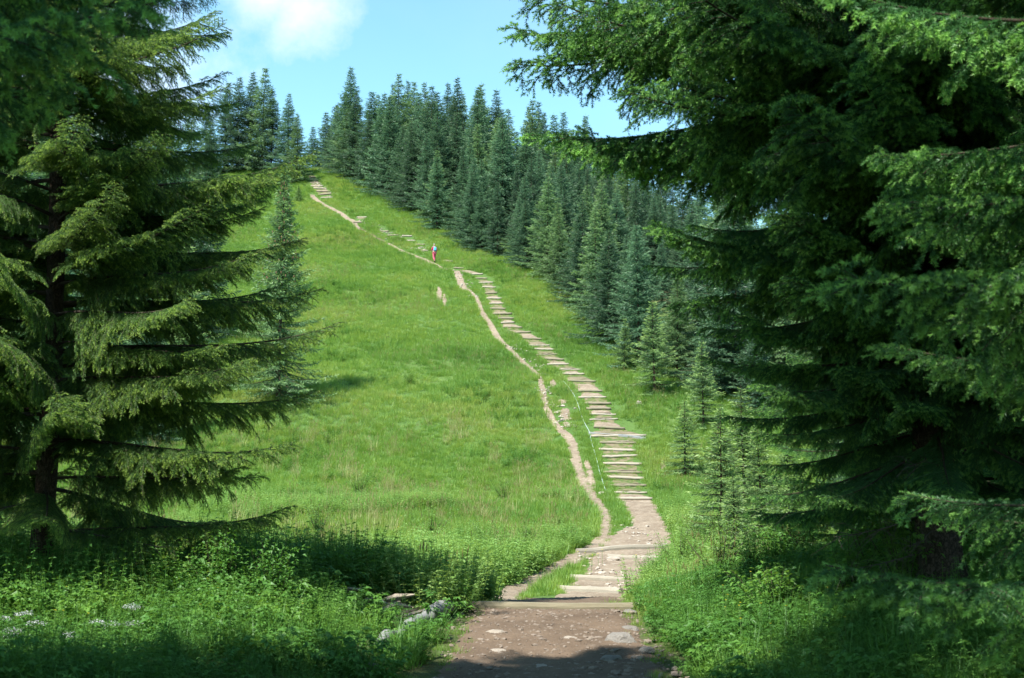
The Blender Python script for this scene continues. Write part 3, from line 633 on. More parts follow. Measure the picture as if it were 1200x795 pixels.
# ------------------------------------------------------------------ young and far spruces (one crown mesh each)
def far_crown(seed, H, R0, spray=.30, gap=.10, wh=.42, wid=.055, open_=.10, pw=1.10, per=7, tri=3, h0=.05, cones=0, fresh=.8):
    r = np.random.default_rng(seed); a = Acc(); h = H * h0; az0 = 0
    A_, D_, L_, T_ = [], [], [], []
    while h < H * .985:
        f = h / H; Rr = R0 * (1 - f) ** pw * min(1, .55 + f * 6) + .06; n = per if f < .85 else 5
        for k in range(n):
            if r.random() < open_: continue
            az = az0 + 2 * math.pi * (k + r.uniform(-.3, .3)) / n; l = Rr * r.uniform(.5, 1.22); el0 = R(-14 + 50 * f + r.uniform(-10, 10))
            m = max(3, int(l / gap)); s = (np.arange(m) + r.random(m)) / m
            el = el0 + .35 * (s - .35); x = l * s * np.cos(el0); z = h + l * s * np.sin(el0) + l * .22 * (s ** 2 - s) + r.uniform(-.1, .1)
            c_, s_ = math.cos(az), math.sin(az)
            P = np.stack([x * c_, x * s_, z], -1)
            for sg in (-1, 1):
                ang = az + sg * np.radians(r.uniform(25, 65, m)); ln = spray * (.45 + .75 * np.sin(np.clip(s, .12, .93) * math.pi) ** .6) * r.uniform(.7, 1.2, m) * min(1, .4 + l / 1.2)
                d = np.stack([np.cos(ang), np.sin(ang), -.35 - .4 * r.random(m) + .5 * f], -1)
                A_.append(P); D_.append(nrm(d)); L_.append(ln); T_.append(np.clip((s - .55) * 2.2, 0, 1) * fresh * r.uniform(.4, 1, m))
            A_.append(P[-1:]); D_.append(nrm(np.array([[c_, s_, .15]]))); L_.append(np.array([spray * .8])); T_.append(np.array([fresh]))
            if f < .9: a.tube([(0, 0, h), tuple(P[len(P) // 2]), tuple(P[-1])], [.02, .013, .005], 3, 1, cap=False)
        h += wh * (1 - .45 * f) * r.uniform(.8, 1.2); az0 += 2.1
    A_, D_, L_, T_ = map(np.concatenate, (A_, D_, L_, T_))
    for k in range(tri):
        j = r.normal(size=D_.shape) * .28; d = nrm(D_ + j); sd = perp(d, r) * wid * .5
        o = D_ * (L_ * (.28 * k))[:, None]; l = (L_ * r.uniform(.55, .95, len(L_)))[:, None]
        mid = A_ + o + d * l * .5
        a.tri(A_ + o, mid + sd, A_ + o + d * l, 0, T_); a.tri(A_ + o, A_ + o + d * l, mid - sd, 0, T_)
    a.tube([(0, 0, H * .9), (0, 0, H * 1.01)], [.02, .006], 4, 1)
    if cones:
        for _ in range(cones):
            f = r.uniform(.5, .95); hh = H * f; l = R0 * (1 - f) ** pw * r.uniform(.6, 1.); z = r.uniform(0, 6.28); p = np.array([l * math.cos(z), l * math.sin(z), hh - .08])
            a.tube([p + [0, 0, .06], p, p - [0, 0, .07]], [.008, .028, .012], 5, 2)
    return a
M['cone'] = NT('reddish_spruce_cones').pbsdf((.22, .11, .07), .8)
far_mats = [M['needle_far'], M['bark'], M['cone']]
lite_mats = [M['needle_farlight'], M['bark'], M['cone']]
FAR = []
for k in range(8):
    Hh = [13, 12, 14, 11.5, 12.5, 13.5, 12, 13][k]
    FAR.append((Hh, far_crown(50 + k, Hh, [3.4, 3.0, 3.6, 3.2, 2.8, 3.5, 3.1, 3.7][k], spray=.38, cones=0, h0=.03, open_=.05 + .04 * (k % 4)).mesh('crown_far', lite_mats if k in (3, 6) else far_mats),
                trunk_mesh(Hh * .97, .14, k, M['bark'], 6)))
LITE = []
for k in range(3):
    Hh = [7, 6, 8][k]
    LITE.append((Hh, far_crown(70 + k, Hh, [2.0, 1.8, 2.2][k], spray=.26, gap=.075, wh=.30, wid=.035, per=7, open_=.15, fresh=1., h0=.03).mesh('crown_light', [M['needle_young'], M['bark'], M['cone']]), trunk_mesh(Hh * .97, .08, k, M['bark'], 6)))
def put_tree(src, x, y, H, label, group=None, wide=1., name='spruce_tree'):
    Hs, cr, tr = src; s = H / Hs; root = empty(name, P3(x, y, -.05), random.uniform(0, 6.28))
    root.scale = (s * wide, s * wide, s); tag(root, label, 'tree', group)
    root.rotation_euler[0] = random.uniform(-.02, .02); root.rotation_euler[1] = random.uniform(-.02, .02)
    link('trunk', tr, root); link('crown', cr, root); return root
ordn = ['first', 'second', 'third', 'fourth', 'fifth', 'sixth', 'seventh', 'eighth', 'ninth', 'tenth', 'eleventh', 'twelfth', 'thirteenth', 'fourteenth', 'fifteenth', 'sixteenth', 'seventeenth', 'eighteenth', 'nineteenth', 'twentieth',
        'twenty-first', 'twenty-second', 'twenty-third', 'twenty-fourth', 'twenty-fifth', 'twenty-sixth', 'twenty-seventh', 'twenty-eighth', 'twenty-ninth', 'thirtieth', 'thirty-first', 'thirty-second', 'thirty-third', 'thirty-fourth', 'thirty-fifth', 'thirty-sixth']
# forest right of the stairs: edge line then rows behind
E = np.array([G(a, b) for a, b in [(383, 199), (410, 214), (440, 234), (470, 252), (500, 272), (540, 294), (575, 308), (610, 322), (640, 348), (672, 392), (705, 420), (740, 446), (800, 470), (850, 492)]])
se = np.r_[0, np.cumsum(np.linalg.norm(np.diff(E[:, :2], axis=0), axis=1))]
rt = random.Random(4)
s = 0; fk = 0; placed = []
while s < se[-1]:
    x = np.interp(s, se, E[:, 0]); y = np.interp(s, se, E[:, 1])
    Hh = rt.uniform(8, 13.5) * (.66 + .34 * float(sstep(100, 148, y))) if y > 80 else rt.uniform(5.5, 9)
    px_, py_ = x + 1.5 + rt.uniform(-.5, 1.2), y + 1.0 + rt.uniform(-.7, .9)
    put_tree(rt.choice(FAR), px_, py_, Hh, 'spruce, %s from the hilltop in the front row of the forest right of the stairs' % ordn[fk], 'front row spruces right of the stairs', rt.uniform(1.1, 1.5)); placed.append((px_, py_))
    fk += 1; s += rt.uniform(2.6, 3.7)
tries = 0; nb = 0
while tries < 6000 and nb < 215:
    tries += 1
    s = rt.uniform(0, se[-1]); off = rt.uniform(3.0, 34) ** 1.0
    x = np.interp(s, se, E[:, 0]) + off * .85; y = np.interp(s, se, E[:, 1]) + off * .55
    if y > 168 or any((x - a) ** 2 + (y - b) ** 2 < 2.25 ** 2 for a, b in placed): continue
    if x / y > .62: continue
    placed.append((x, y)); nb += 1
    put_tree(rt.choice(FAR), x, y, rt.uniform(9., 16) * (.60 + .40 * float(sstep(98, 148, y))), 'tall dark spruce inside the forest right of the stairs, behind the front row', 'spruces inside the right hand forest', rt.uniform(.85, 1.25))
nb = 0
for _ in range(900):
    x = rt.uniform(7.5, 26); y = rt.uniform(23, 56)
    if x < 8.5 + (y - 23) * .20 or x / y > .62 or nb >= 34 or any((x - a) ** 2 + (y - b) ** 2 < 2.5 ** 2 for a, b in placed): continue
    placed.append((x, y)); nb += 1
    put_tree(rt.choice(FAR), x, y, rt.uniform(6, 11), 'spruce in the thicket behind the old thick trunked spruce', 'spruces behind the right hand thicket', rt.uniform(1., 1.25))
for x, y in [(12.3, 66), (13.4, 74), (15.0, 82), (16.8, 91), (18.6, 99)]:
    put_tree(rt.choice(FAR), x, y, rt.uniform(12.5, 14.5), 'tall spruce behind the forest edge where the old spruce overlaps it', 'tall spruces glimpsed left of the old spruce', 1.1)
# ridge trees left of the path's top
for px, by, ty, lab in [(262, 203, 92, 'leftmost of the tall ridge spruces left of the path top'), (277, 201, 84, 'tall ridge spruce second from the left of its group'), (292, 200, 78, 'tallest ridge spruce in the group left of the path top'),
        (306, 201, 74, 'slim ridge spruce fourth from the left in its group'), (318, 203, 98, 'rightmost spruce of the ridge group with a rounded top'), (337, 207, 104, 'lone slim spruce on the ridge just left of the path top'),
        (348, 214, 128, 'small dark spruce standing at the left of the topmost steps'), (240, 205, 118, 'shorter ridge spruce at the left end of the ridge group'), (366, 192, 92, 'first tall spruce right of the path top on the skyline'), (380, 192, 74, 'second tall skyline spruce right of the path top'),
        (394, 196, 68, 'very tall skyline spruce third from the path top'), (410, 204, 70, 'very tall skyline spruce fourth from the path top')]:
    g = G(px, by); d = math.hypot(g[0], g[1]); put_tree(rt.choice(FAR), g[0], g[1], (by - ty) * d / 1400 * .99, lab, None, 1.15)
for px, by, w, lab in [(350, 236, 1.5, 'low dark spruce bush below the topmost steps')]:
    g = G(px, by); put_tree(LITE[1], g[0], g[1], 1.9, lab, None, 1.6)
# slope behind the left spruce
cone_src = (13, far_crown(90, 13, 3.2, spray=.30, gap=.10, wh=.30, wid=.045, cones=160, open_=.06, fresh=.9).mesh('crown_cones', lite_mats), FAR[0][2])
g = G(326, 470); put_tree(cone_src, g[0], g[1], (470 - 186) * g[1] / 1400, 'slender spruce with reddish cones standing alone on the meadow behind the left spruce')
LFx = [(232, 400, 200), (205, 330, 165), (180, 300, 150), (150, 420, 205), (120, 330, 120), (95, 300, 90), (60, 380, 110), (25, 320, 80), (0, 420, 130), (-40, 360, 100), (214, 470, 290), (172, 520, 330), (70, 520, 300), (110, 470, 260), (20, 540, 330), (-30, 500, 250), (245, 250, 140), (222, 240, 120), (190, 232, 100), (160, 240, 110), (130, 236, 100), (90, 240, 90), (50, 236, 80), (10, 240, 90)]
for k, (px, by, ty) in enumerate(LFx):
    g = G(px, by); d = math.hypot(g[0], g[1]); put_tree((FAR + LITE)[k % 11], g[0], g[1], (by - ty) * d / 1400, 'spruce on the slope glimpsed through the branches of the left spruce', 'spruces behind the left spruce', 1.15)
# young spruces right of the stairs
for px, by, ty, lab, w in [(767, 462, 352, 'light green young spruce at the forest edge right of the stairs', 1.25), (732, 436, 372, 'small young spruce at the forest edge left of the light green one', 1.2),
        (824, 500, 400, 'young spruce beside the light green one, nearer the dark thicket', 1.2), (845, 640, 478, 'light young spruce at the fringe of the dark thicket', 1.15), (893, 660, 500, 'young spruce against the dark thicket, right of the light one', 1.2), (872, 600, 455, 'young spruce peeping over the two nearer young ones', 1.2), (803, 560, 468, 'young spruce at the left end of the light green group', 1.3), (925, 650, 505, 'young spruce pressed against the dark thicket', 1.3), (862, 672, 560, 'smallest young spruce, in the weeds before the light one', 1.4)]:
    g = G(px, by); d = math.hypot(g[0], g[1]); put_tree(rt.choice(LITE), g[0], g[1], (by - ty) * d / 1400, lab, None, w)

# ------------------------------------------------------------------ ground plants
def blade_tuft(seed, n=42, hh=.30, rad=.16, wid=.010, seeds=0, lean=.5):
    r = np.random.default_rng(seed); a = Acc()
    an = r.uniform(0, 6.28, n); rr = rad * np.sqrt(r.random(n)); B = np.stack([np.cos(an) * rr, np.sin(an) * rr, np.full(n, -.02)], -1)
    az = an + r.normal(size=n) * .8; ln = r.uniform(.1, 1, n) * lean; out = np.stack([np.cos(az) * ln, np.sin(az) * ln, np.ones(n)], -1)
    h = hh * r.uniform(.5, 1.15, n)[:, None]; Mi = B + nrm(out) * h * .55; out2 = out.copy(); out2[:, :2] *= 2.3; T = Mi + nrm(out2) * h * .55
    sd = np.stack([-np.sin(az), np.cos(az), np.zeros(n)], -1) * wid * .5
    a.tri(B - sd, B + sd, Mi + sd * .8); a.tri(B - sd, Mi + sd * .8, Mi - sd * .8); a.tri(Mi - sd * .8, Mi + sd * .8, T)
    for _ in range(seeds):
        z = r.uniform(0, 6.28); p = np.array([math.cos(z), math.sin(z), 0]) * rad * r.random(); l = hh * r.uniform(1.2, 1.7); d = np.array([r.normal() * .12, r.normal() * .12, 1.])
        a.tube([p, p + d * l], [.0025, .0018], 3, 0, .6, cap=False); e = p + d * l; a.tube([e - d * .09, e - d * .04, e + d * .02], [.003, .010, .002], 4, 0, .85, cap=False)
    return a
def leaf_batch(a, P, D, L, Wd, r, m=0, t=0.):
    """folded pointed leaves: 4 triangles each"""
    up = np.array([[0, 0, 1.]]); sd = nrm(np.cross(D, up + r.normal(size=D.shape) * .3)); nn = np.cross(sd, D)
    mid = P + D * (L * .45)[:, None]; tip = P + D * L[:, None] - up * (L * .18)[:, None]
    w = (Wd * .5)[:, None]; l1 = mid + sd * w + nn * w * .35; r1 = mid - sd * w + nn * w * .35
    a.tri(P, l1, mid, m, t); a.tri(P, mid, r1, m, t); a.tri(mid, l1, tip, m, t); a.tri(mid, tip, r1, m, t)
def herb(seed, stems=14, hh=.45, rad=.25, leaf=.075, wr=.5, pair=.055, droop=-.1):
    r = np.random.default_rng(seed); a = Acc()
    for _ in range(stems):
        z = r.uniform(0, 6.28); q = rad * math.sqrt(r.random()); p = np.array([math.cos(z) * q, math.sin(z) * q, -.03]); h = hh * r.uniform(.5, 1.15)
        d = np.array([math.cos(z) * .25 + r.normal() * .1, math.sin(z) * .25 + r.normal() * .1, 1.]); d /= np.linalg.norm(d)
        a.tube([p, p + d * h], [.004, .0015], 3, 0, 0., cap=False)
        k = max(3, int(h / pair)); s = (np.arange(k) + .6) / k; s = np.repeat(s, 2); az = np.arange(k) * 1.57 + z; az = np.stack([az, az + math.pi], -1).ravel() + r.normal(size=2 * k) * .25
        L = leaf * (1.15 - .7 * s) * r.uniform(.8, 1.2, 2 * k)
        D = nrm(np.stack([np.cos(az), np.sin(az), droop + .5 * r.random(2 * k)], -1)); leaf_batch(a, p + d * h * s[:, None], D, L, L * wr, r)
    return a
def rosette(seed, n=22, hh=.28, leaf=.14, rad=.2):
    """broad lobed leaves on stalks"""
    r = np.random.default_rng(seed); a = Acc()
    for _ in range(n):
        z = r.uniform(0, 6.28); q = rad * r.random(); h = hh * r.uniform(.4, 1.1); p = np.array([math.cos(z) * q * .4, math.sin(z) * q * .4, -.02]); e = np.array([math.cos(z) * (q + h * .45), math.sin(z) * (q + h * .45), h])
        a.tube([p, e], [.003, .002], 3, 0, 0., cap=False); k = 5
        az = z + np.linspace(-1.3, 1.3, k); D = nrm(np.stack([np.cos(az), np.sin(az), r.uniform(-.25, .2, k)], -1)); L = leaf * np.array([.6, .85, 1, .85, .6]) * r.uniform(.8, 1.1)
        leaf_batch(a, np.repeat(e[None], k, 0), D, L, L * .55, r)
    return a
SRC = {}
def src(key, accs, mats):
    c = bpy.data.collections.new('plant_source_' + key)
    for i, a in enumerate(accs):
        o = bpy.data.objects.new('plant_source', a.mesh('plant_' + key, mats)); c.objects.link(o)
    SRC[key] = c
src('grass', [blade_tuft(i, 46, .26, .20, .012) for i in range(4)], [M['grass']])
src('tall', [blade_tuft(10 + i, 34, .42, .16, .010, seeds=5, lean=.4) for i in range(3)], [M['grass']])
src('herb', [herb(20 + i, 20, .50, .30, .085, .45, .05) for i in range(5)], [M['herb']])
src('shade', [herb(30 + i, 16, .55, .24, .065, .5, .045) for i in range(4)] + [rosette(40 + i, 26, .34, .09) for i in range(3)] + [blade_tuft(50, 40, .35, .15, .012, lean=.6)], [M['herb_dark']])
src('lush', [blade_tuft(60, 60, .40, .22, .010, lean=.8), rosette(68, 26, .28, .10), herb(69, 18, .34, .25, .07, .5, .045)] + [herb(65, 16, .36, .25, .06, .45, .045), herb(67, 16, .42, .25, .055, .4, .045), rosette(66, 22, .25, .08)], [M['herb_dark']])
M['patch'] = m_green('darker_weed_leaves', [(.065, .165, .035), (.10, .23, .05), (.15, .29, .06)], .5)
src('patch', [herb(80 + i, 22, .42, .34, .085, .5, .05) for i in range(4)], [M['patch']])
M['bloom'] = m_green('pale_weed_blooms', [(.30, .33, .12), (.42, .42, .20), (.36, .30, .14)], .8)
src('bloom', [blade_tuft(90 + i, 22, .55, .18, .012, seeds=9, lean=.35) for i in range(3)], [M['bloom']])
def near_track(X, Y, pad=0.):
    T = np.array(tracks); out = np.zeros(len(X), bool)
    for i in range(0, len(X), 4000):
        dx = X[i:i + 4000, None] - T[None, :, 0]; dy = Y[i:i + 4000, None] - T[None, :, 1]
        out[i:i + 4000] = ((dx * dx + dy * dy) < (T[None, :, 2] * 1.03 + pad) ** 2).any(1)
    return out
def scatter(name, key, X, Y, label, smin=.7, smax=1.2, seed=0, sz=None):
    r = np.random.default_rng(seed); n = len(X); Z = hgt(X, Y)
    me = bpy.data.meshes.new(name); me.vertices.add(n); me.vertices.foreach_set('co', np.stack([X, Y, Z], -1).astype(np.float32).ravel())
    sc = r.uniform(smin, smax, n) * (1 if sz is None else sz); scv = np.stack([sc, sc, sc * r.uniform(.8, 1.2, n)], -1)
    rot = np.stack([r.normal(size=n) * .1, r.normal(size=n) * .1, r.uniform(0, 6.28, n)], -1)
    for nm, arr in (('scl', scv), ('rot', rot)):
        me.attributes.new(nm, 'FLOAT_VECTOR', 'POINT').data.foreach_set('vector', arr.astype(np.float32).ravel())
    me.attributes.new('pick', 'INT', 'POINT').data.foreach_set('value', r.integers(0, 1000, n).astype(np.int32))
    o = link(name, me); g = bpy.data.node_groups.new(name + '_scatter', 'GeometryNodeTree')
    g.interface.new_socket('Geometry', in_out='INPUT', socket_type='NodeSocketGeometry'); g.interface.new_socket('Geometry', in_out='OUTPUT', socket_type='NodeSocketGeometry')
    N = g.nodes; gi = N.new('NodeGroupInput'); go = N.new('NodeGroupOutput'); ip = N.new('GeometryNodeInstanceOnPoints'); ci = N.new('GeometryNodeCollectionInfo')
    ci.inputs[0].default_value = SRC[key]; ci.inputs['Separate Children'].default_value = True; ci.inputs['Reset Children'].default_value = True
    ip.inputs['Pick Instance'].default_value = True
    def na(nm, tp): q = N.new('GeometryNodeInputNamedAttribute'); q.data_type = tp; q.inputs[0].default_value = nm; return next(s for s in q.outputs if s.enabled and s.name == 'Attribute')
    L = g.links.new; L(gi.outputs[0], ip.inputs['Points']); L(ci.outputs[0], ip.inputs['Instance']); L(na('scl', 'FLOAT_VECTOR'), ip.inputs['Scale']); L(na('rot', 'FLOAT_VECTOR'), ip.inputs['Rotation']); L(na('pick', 'INT'), ip.inputs['Instance Index'])
    L(ip.outputs[0], go.inputs[0]); md = o.modifiers.new('scatter', 'NODES'); md.node_group = g
    return tag(o, label, None, None, 'stuff')
def pts(n, x0, x1, y0, y1, seed, keep=None, pad=.05):
    r = np.random.default_rng(seed); X = r.uniform(x0, x1, n); Y = r.uniform(y0, y1, n); k = (np.abs(X) < Y * .5 + 2) & ~near_track(X, Y, pad)
    if keep is not None: k &= keep(X, Y)
    lx = np.interp(Y, [10.6, 12, 14.4], [-1.25, -1.12, -.80])
    k &= ~((np.abs(X - lx) < .17) & (Y > 9.9) & (Y < 14.6)) & ~(((X + 1.5) / .6) ** 2 + ((Y - 13.4) / .8) ** 2 < 1)
    return X[k], Y[k]
def edge_x(Y): return np.interp(Y, E[::-1, 1], E[::-1, 0])
def vn(X, Y, s, k=0): return .5 + .25 * (np.sin(X / s + 1.7 * np.sin(Y / s * .7 + k)) + np.sin(Y / s * 1.3 + 1.3 * np.cos(X / s * .8 + k)))
r0 = np.random.default_rng(99)
X, Y = pts(85000, -46, 30, 14, 60, 1, lambda X, Y: (X < 9 + Y * .1))
scatter('meadow_grass', 'grass', X, Y, 'short bright grass of the lower meadow', .6, 1.1, 1, sz=.95 + .3 * vn(X, Y, 2.2))
X, Y = pts(110000, -60, 30, 60, 162, 2, lambda X, Y: (X < edge_x(Y) + 3))
scatter('meadow_grass', 'grass', X, Y, 'short bright grass of the steep upper meadow', .75, 1.35, 2, sz=.95 + .3 * vn(X, Y, 3.1))
X, Y = pts(26000, -30, 12, 14.8, 48, 3, lambda X, Y: (vn(X, Y, 3.0, 1) > .28 + .010 * (Y - 15)) & (X < pathx(Y) - .6) & (np.abs(X - pathx(Y)) > .8 + .04 * (Y - 15)), .15)
scatter('meadow_herbs', 'herb', X, Y, 'leafy weeds of the lower meadow left of the trails', .6, 1.25, 3, sz=(.8 + .7 * vn(X, Y, 1.7, 3)) * (1.25 - .4 * sstep(20, 40, Y)))
X, Y = pts(9000, -40, 20, 48, 150, 4, lambda X, Y: ((vn(X, Y, 4.0, 2) > .66) | (vn(X, Y, 1.9, 6) > .84)) & (X < edge_x(Y) + 1), .3)
scatter('meadow_herbs', 'patch', X, Y, 'darker weed patches dotted over the upper meadow', .7, 1.3, 4)
X, Y = pts(14000, -40, 14, 17, 130, 5, lambda X, Y: (vn(X, Y, 3.4, 5) > .55) & (X < edge_x(Y)), .25)
scatter('seeding_grass', 'tall', X, Y, 'taller seeding grass among the meadow', .7, 1.15, 5)
X, Y = pts(1500, -28, 12, 16, 60, 15, lambda X, Y: (vn(X, Y, 1.3, 4) > .55) & (X < pathx(Y) - .8), .3)
scatter('meadow_blooms', 'bloom', X, Y, 'pale seed heads standing over the lower meadow', .7, 1.2, 15)
X, Y = pts(5600, -10, -.5, 7.0, 19, 6, lambda X, Y: (X < pathx(Y) - 1.0) & (r0.random(len(X)) < 1.15 - sstep(12, 19, Y)), .05)
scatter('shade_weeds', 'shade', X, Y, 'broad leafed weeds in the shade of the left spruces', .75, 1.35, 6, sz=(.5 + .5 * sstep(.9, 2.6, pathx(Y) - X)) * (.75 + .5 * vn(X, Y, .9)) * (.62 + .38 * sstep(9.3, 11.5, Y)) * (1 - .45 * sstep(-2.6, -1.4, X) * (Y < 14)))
X, Y = pts(1500, -9, -.5, 9.0, 19, 16, lambda X, Y: (X < pathx(Y) - 1.0), .05)
scatter('bank_grass', 'lush', X, Y, 'grass growing up between the weeds on the left bank', .6, 1.0, 16)
X, Y = pts(1500, -9, -.5, 11.5, 22, 17, lambda X, Y: (X < pathx(Y) - 1.0) & (vn(X, Y, 1.5) > .4), .05)
scatter('meadow_herbs', 'herb', X, Y, 'light green weeds at the meadow end of the left bank', .8, 1.4, 17)
X, Y = pts(5200, 1.0, 9, 6.5, 20, 7, lambda X, Y: (X > pathx(Y) + .95) & ((X < 3.2 + r0.random(len(X)) * 1.5) | (Y > 12)), .05)
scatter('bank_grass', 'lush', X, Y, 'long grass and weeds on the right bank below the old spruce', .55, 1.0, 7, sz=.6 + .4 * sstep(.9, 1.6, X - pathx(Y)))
X, Y = pts(2600, 2, 14, 19, 46, 8, lambda X, Y: (X > pathx(Y) + 1.0), .1)
scatter('bank_grass', 'herb', X, Y, 'leafy growth between the lower path and the thicket', .8, 1.3, 8)
# short turf creeping over the path edges and the island between the trails
X, Y = pts(5000, 0, 8, 19, 58, 9, lambda X, Y: np.abs(X - pathx(Y)) < 3.0, -.12)
scatter('trail_turf', 'grass', X, Y, 'short turf along the trails', .25, .5, 9)
r = np.random.default_rng(78); T_ = np.array(tracks); T_ = T_[T_[:, 1] > 7]; T_ = np.repeat(T_, 3, 0); n = len(T_)
X = T_[:, 0] + T_[:, 2] * r.choice([-1, 1], n) * r.uniform(.72, 1.15, n); Y = T_[:, 1] + r.uniform(-.2, .2, n)
k = ~near_track(X, Y, -.10 * 1); inner = np.array([((T_[::3, 0] - x) ** 2 + (T_[::3, 1] - y) ** 2 < (T_[::3, 2] * .70) ** 2).any() for x, y in zip(X, Y)])
X, Y = X[~inner], Y[~inner]
scatter('edge_turf', 'grass', X, Y, 'thin grass fraying over the edges of the path and trails', .22, .5, 29, sz=np.where(Y < 16, .75, 1.))
r = np.random.default_rng(77); X, Y = [], []
for k in range(37):
    p = ground_at((steps[k][0] + steps[k][1]) / 2, steps[k][2]); e = ground_at((steps[k + 1][0] + steps[k + 1][1]) / 2, steps[k + 1][2]); w = (steps[k][1] - steps[k][0]) * p[1] / 1400
    m = 3 if k in bare else 9
    f = r.uniform(.72, 1.05, m); o_ = r.uniform(-.5, .5, m) * w; X += list(p[0] + (e[0] - p[0]) * f + o_); Y += list(p[1] + (e[1] - p[1]) * f - .02)
    m = 5; f = r.uniform(0, 1, m); o_ = r.choice([-1, 1], m) * w * r.uniform(.46, .6, m); X += list(p[0] + (e[0] - p[0]) * f + o_); Y += list(p[1] + (e[1] - p[1]) * f)
scatter('step_turf', 'grass', np.array(X), np.array(Y), 'tufts of grass growing in front of and beside the timber steps', .3, .6, 19)

# shrubs: broad-leaved bushes, each its own thing
def shrub_mesh(seed, h=1.1, rad=.7, n=26, leaf=.05):
    r = np.random.default_rng(seed); a = Acc()
    for _ in range(n):
        z = r.uniform(0, 6.28); l = h * r.uniform(.6, 1.15); o_ = rad * r.random() / h; d = np.array([math.cos(z) * o_, math.sin(z) * o_, 1.]); k = 7; s = np.linspace(0, 1, k)[:, None]
        P = s * d * l + np.array([0, 0, -.2]) * s ** 2 * o_ + np.cumsum(r.normal(size=(k, 3)) * .012, 0); a.tube(P, np.linspace(.008, .002, k), 3, 1, cap=False)
        m = int(l / .022); f = r.uniform(.2, 1, m); B = np.stack([np.interp(f, s[:, 0], P[:, i]) for i in range(3)], -1); D = nrm(np.stack([r.normal(size=m), r.normal(size=m), r.normal(size=m) * .4 + .15], -1))
        off = D * r.uniform(0, .14, m)[:, None]; L = leaf * r.uniform(.7, 1.3, m); leaf_batch(a, B + off, D, L, L * .6, r)
    return a.mesh('foliage', [M['shrub'], M['twig']])
SH = [shrub_mesh(k) for k in range(3)]
SHD = []
for k in range(3):
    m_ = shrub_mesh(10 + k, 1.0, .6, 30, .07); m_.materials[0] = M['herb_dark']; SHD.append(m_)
for px, py, h, lab in [(800, 672, 1.2, 'leafy bush bulging over the right edge of the lower path'), (770, 692, .8, 'low leafy bush just right of the brown beam'), (828, 650, 1.1, 'light green bush below the light young spruce'),
        (845, 690, 1.0, 'leafy bush in half shade on the right bank'), (480, 452, .9, 'small dark bush alone in the middle of the meadow'), (384, 524, .8, 'small bush on the meadow near the left spruce branches'),
        (620, 640, .8, 'leafy bush left of the left hand trail'), (560, 660, .8, 'leafy bush in the weeds of the lower meadow'), (432, 678, .9, 'leafy bush in the weeds above the rotten wood'), (655, 622, .75, 'small leafy bush nearest the left hand trail'), (505, 640, .8, 'round leafy bush left of the bush in the lower meadow'), (590, 590, .7, 'low bush farther up the lower meadow'),
        (372, 628, 1.1, 'tall leafy bush right of the lowest branch of the left spruce'), (330, 655, 1.1, 'dense leafy bush under the lowest branch of the left spruce'), (420, 585, .8, 'pale leafy bush in the meadow beyond the left spruce'), (480, 565, .35, 'tiny bush in the open meadow')]:
    g = G(px, py); h *= 1.45 if 'meadow' in lab and px > 400 and 'alone' not in lab and 'tiny' not in lab else 1.
    o = link('shrub', SH[len(lab) % 3], loc=tuple(g - np.array([0, 0, .04])), rot=(0, 0, px), sc=(h, h, h * .85)); tag(o, lab, 'bush')

rs = random.Random(12)
for k in range(26):
    if k < 15: x, y = rs.uniform(-5.6, -1.9), rs.uniform(11.2, 15.5)
    else: x, y = rs.uniform(2.4, 5.0), rs.uniform(9.5, 16.5)
    if k < 15 and ((x + 1.5) ** 2 + (y - 13.4) ** 2) < .9: continue
    o = link('shrub', SHD[k % 3], loc=P3(x, y, -.05), rot=(0, 0, rs.uniform(0, 6)), sc=(rs.uniform(.6, 1.),) * 2 + (rs.uniform(.55, .9),))
    tag(o, 'leafy shrub among the weeds of the left verge' if k < 15 else 'leafy shrub among the weeds of the right bank', 'bush', 'leafy shrubs of the left verge' if k < 15 else 'leafy shrubs of the right bank')

# white umbels in the left foreground
def umbel(loc, h, label, seed):
    r = np.random.default_rng(seed); root = tag(empty('umbel_flower', loc), label, 'flower', 'white umbels in the left foreground')
    a = Acc(); top = np.array([r.normal() * .06, r.normal() * .06, h]); a.tube([(0, 0, -.03), top * .5 + [.02, 0, 0], top], [.006, .005, .003], 5)
    N = 12; ends = []
    for k in range(N):
        z = k * 2.4; q = .075 * math.sqrt((k + .5) / N); e = top + [math.cos(z) * q, math.sin(z) * q, .05 - q * .25]; a.tube([top, e], [.0015, .001], 3, cap=False); ends.append(e)
    link('stem', a.mesh('stem', [M['stem']]), root)
    b = Acc()
    for e in ends:
        P = e + r.normal(size=(14, 3)) * [.012, .012, .009]; d = nrm(r.normal(size=(14, 3)) * [1, 1, .3]); s_ = nrm(np.cross(d, r.normal(size=(14, 3)))); s_[:, 2] *= .3
        b.tri(P - d * .006, P + s_ * .006, P + d * .006); b.tri(P - d * .006, P + d * .006, P - s_ * .006)
    link('flower_head', b.mesh('flower_head', [M['petal_white']]), root)
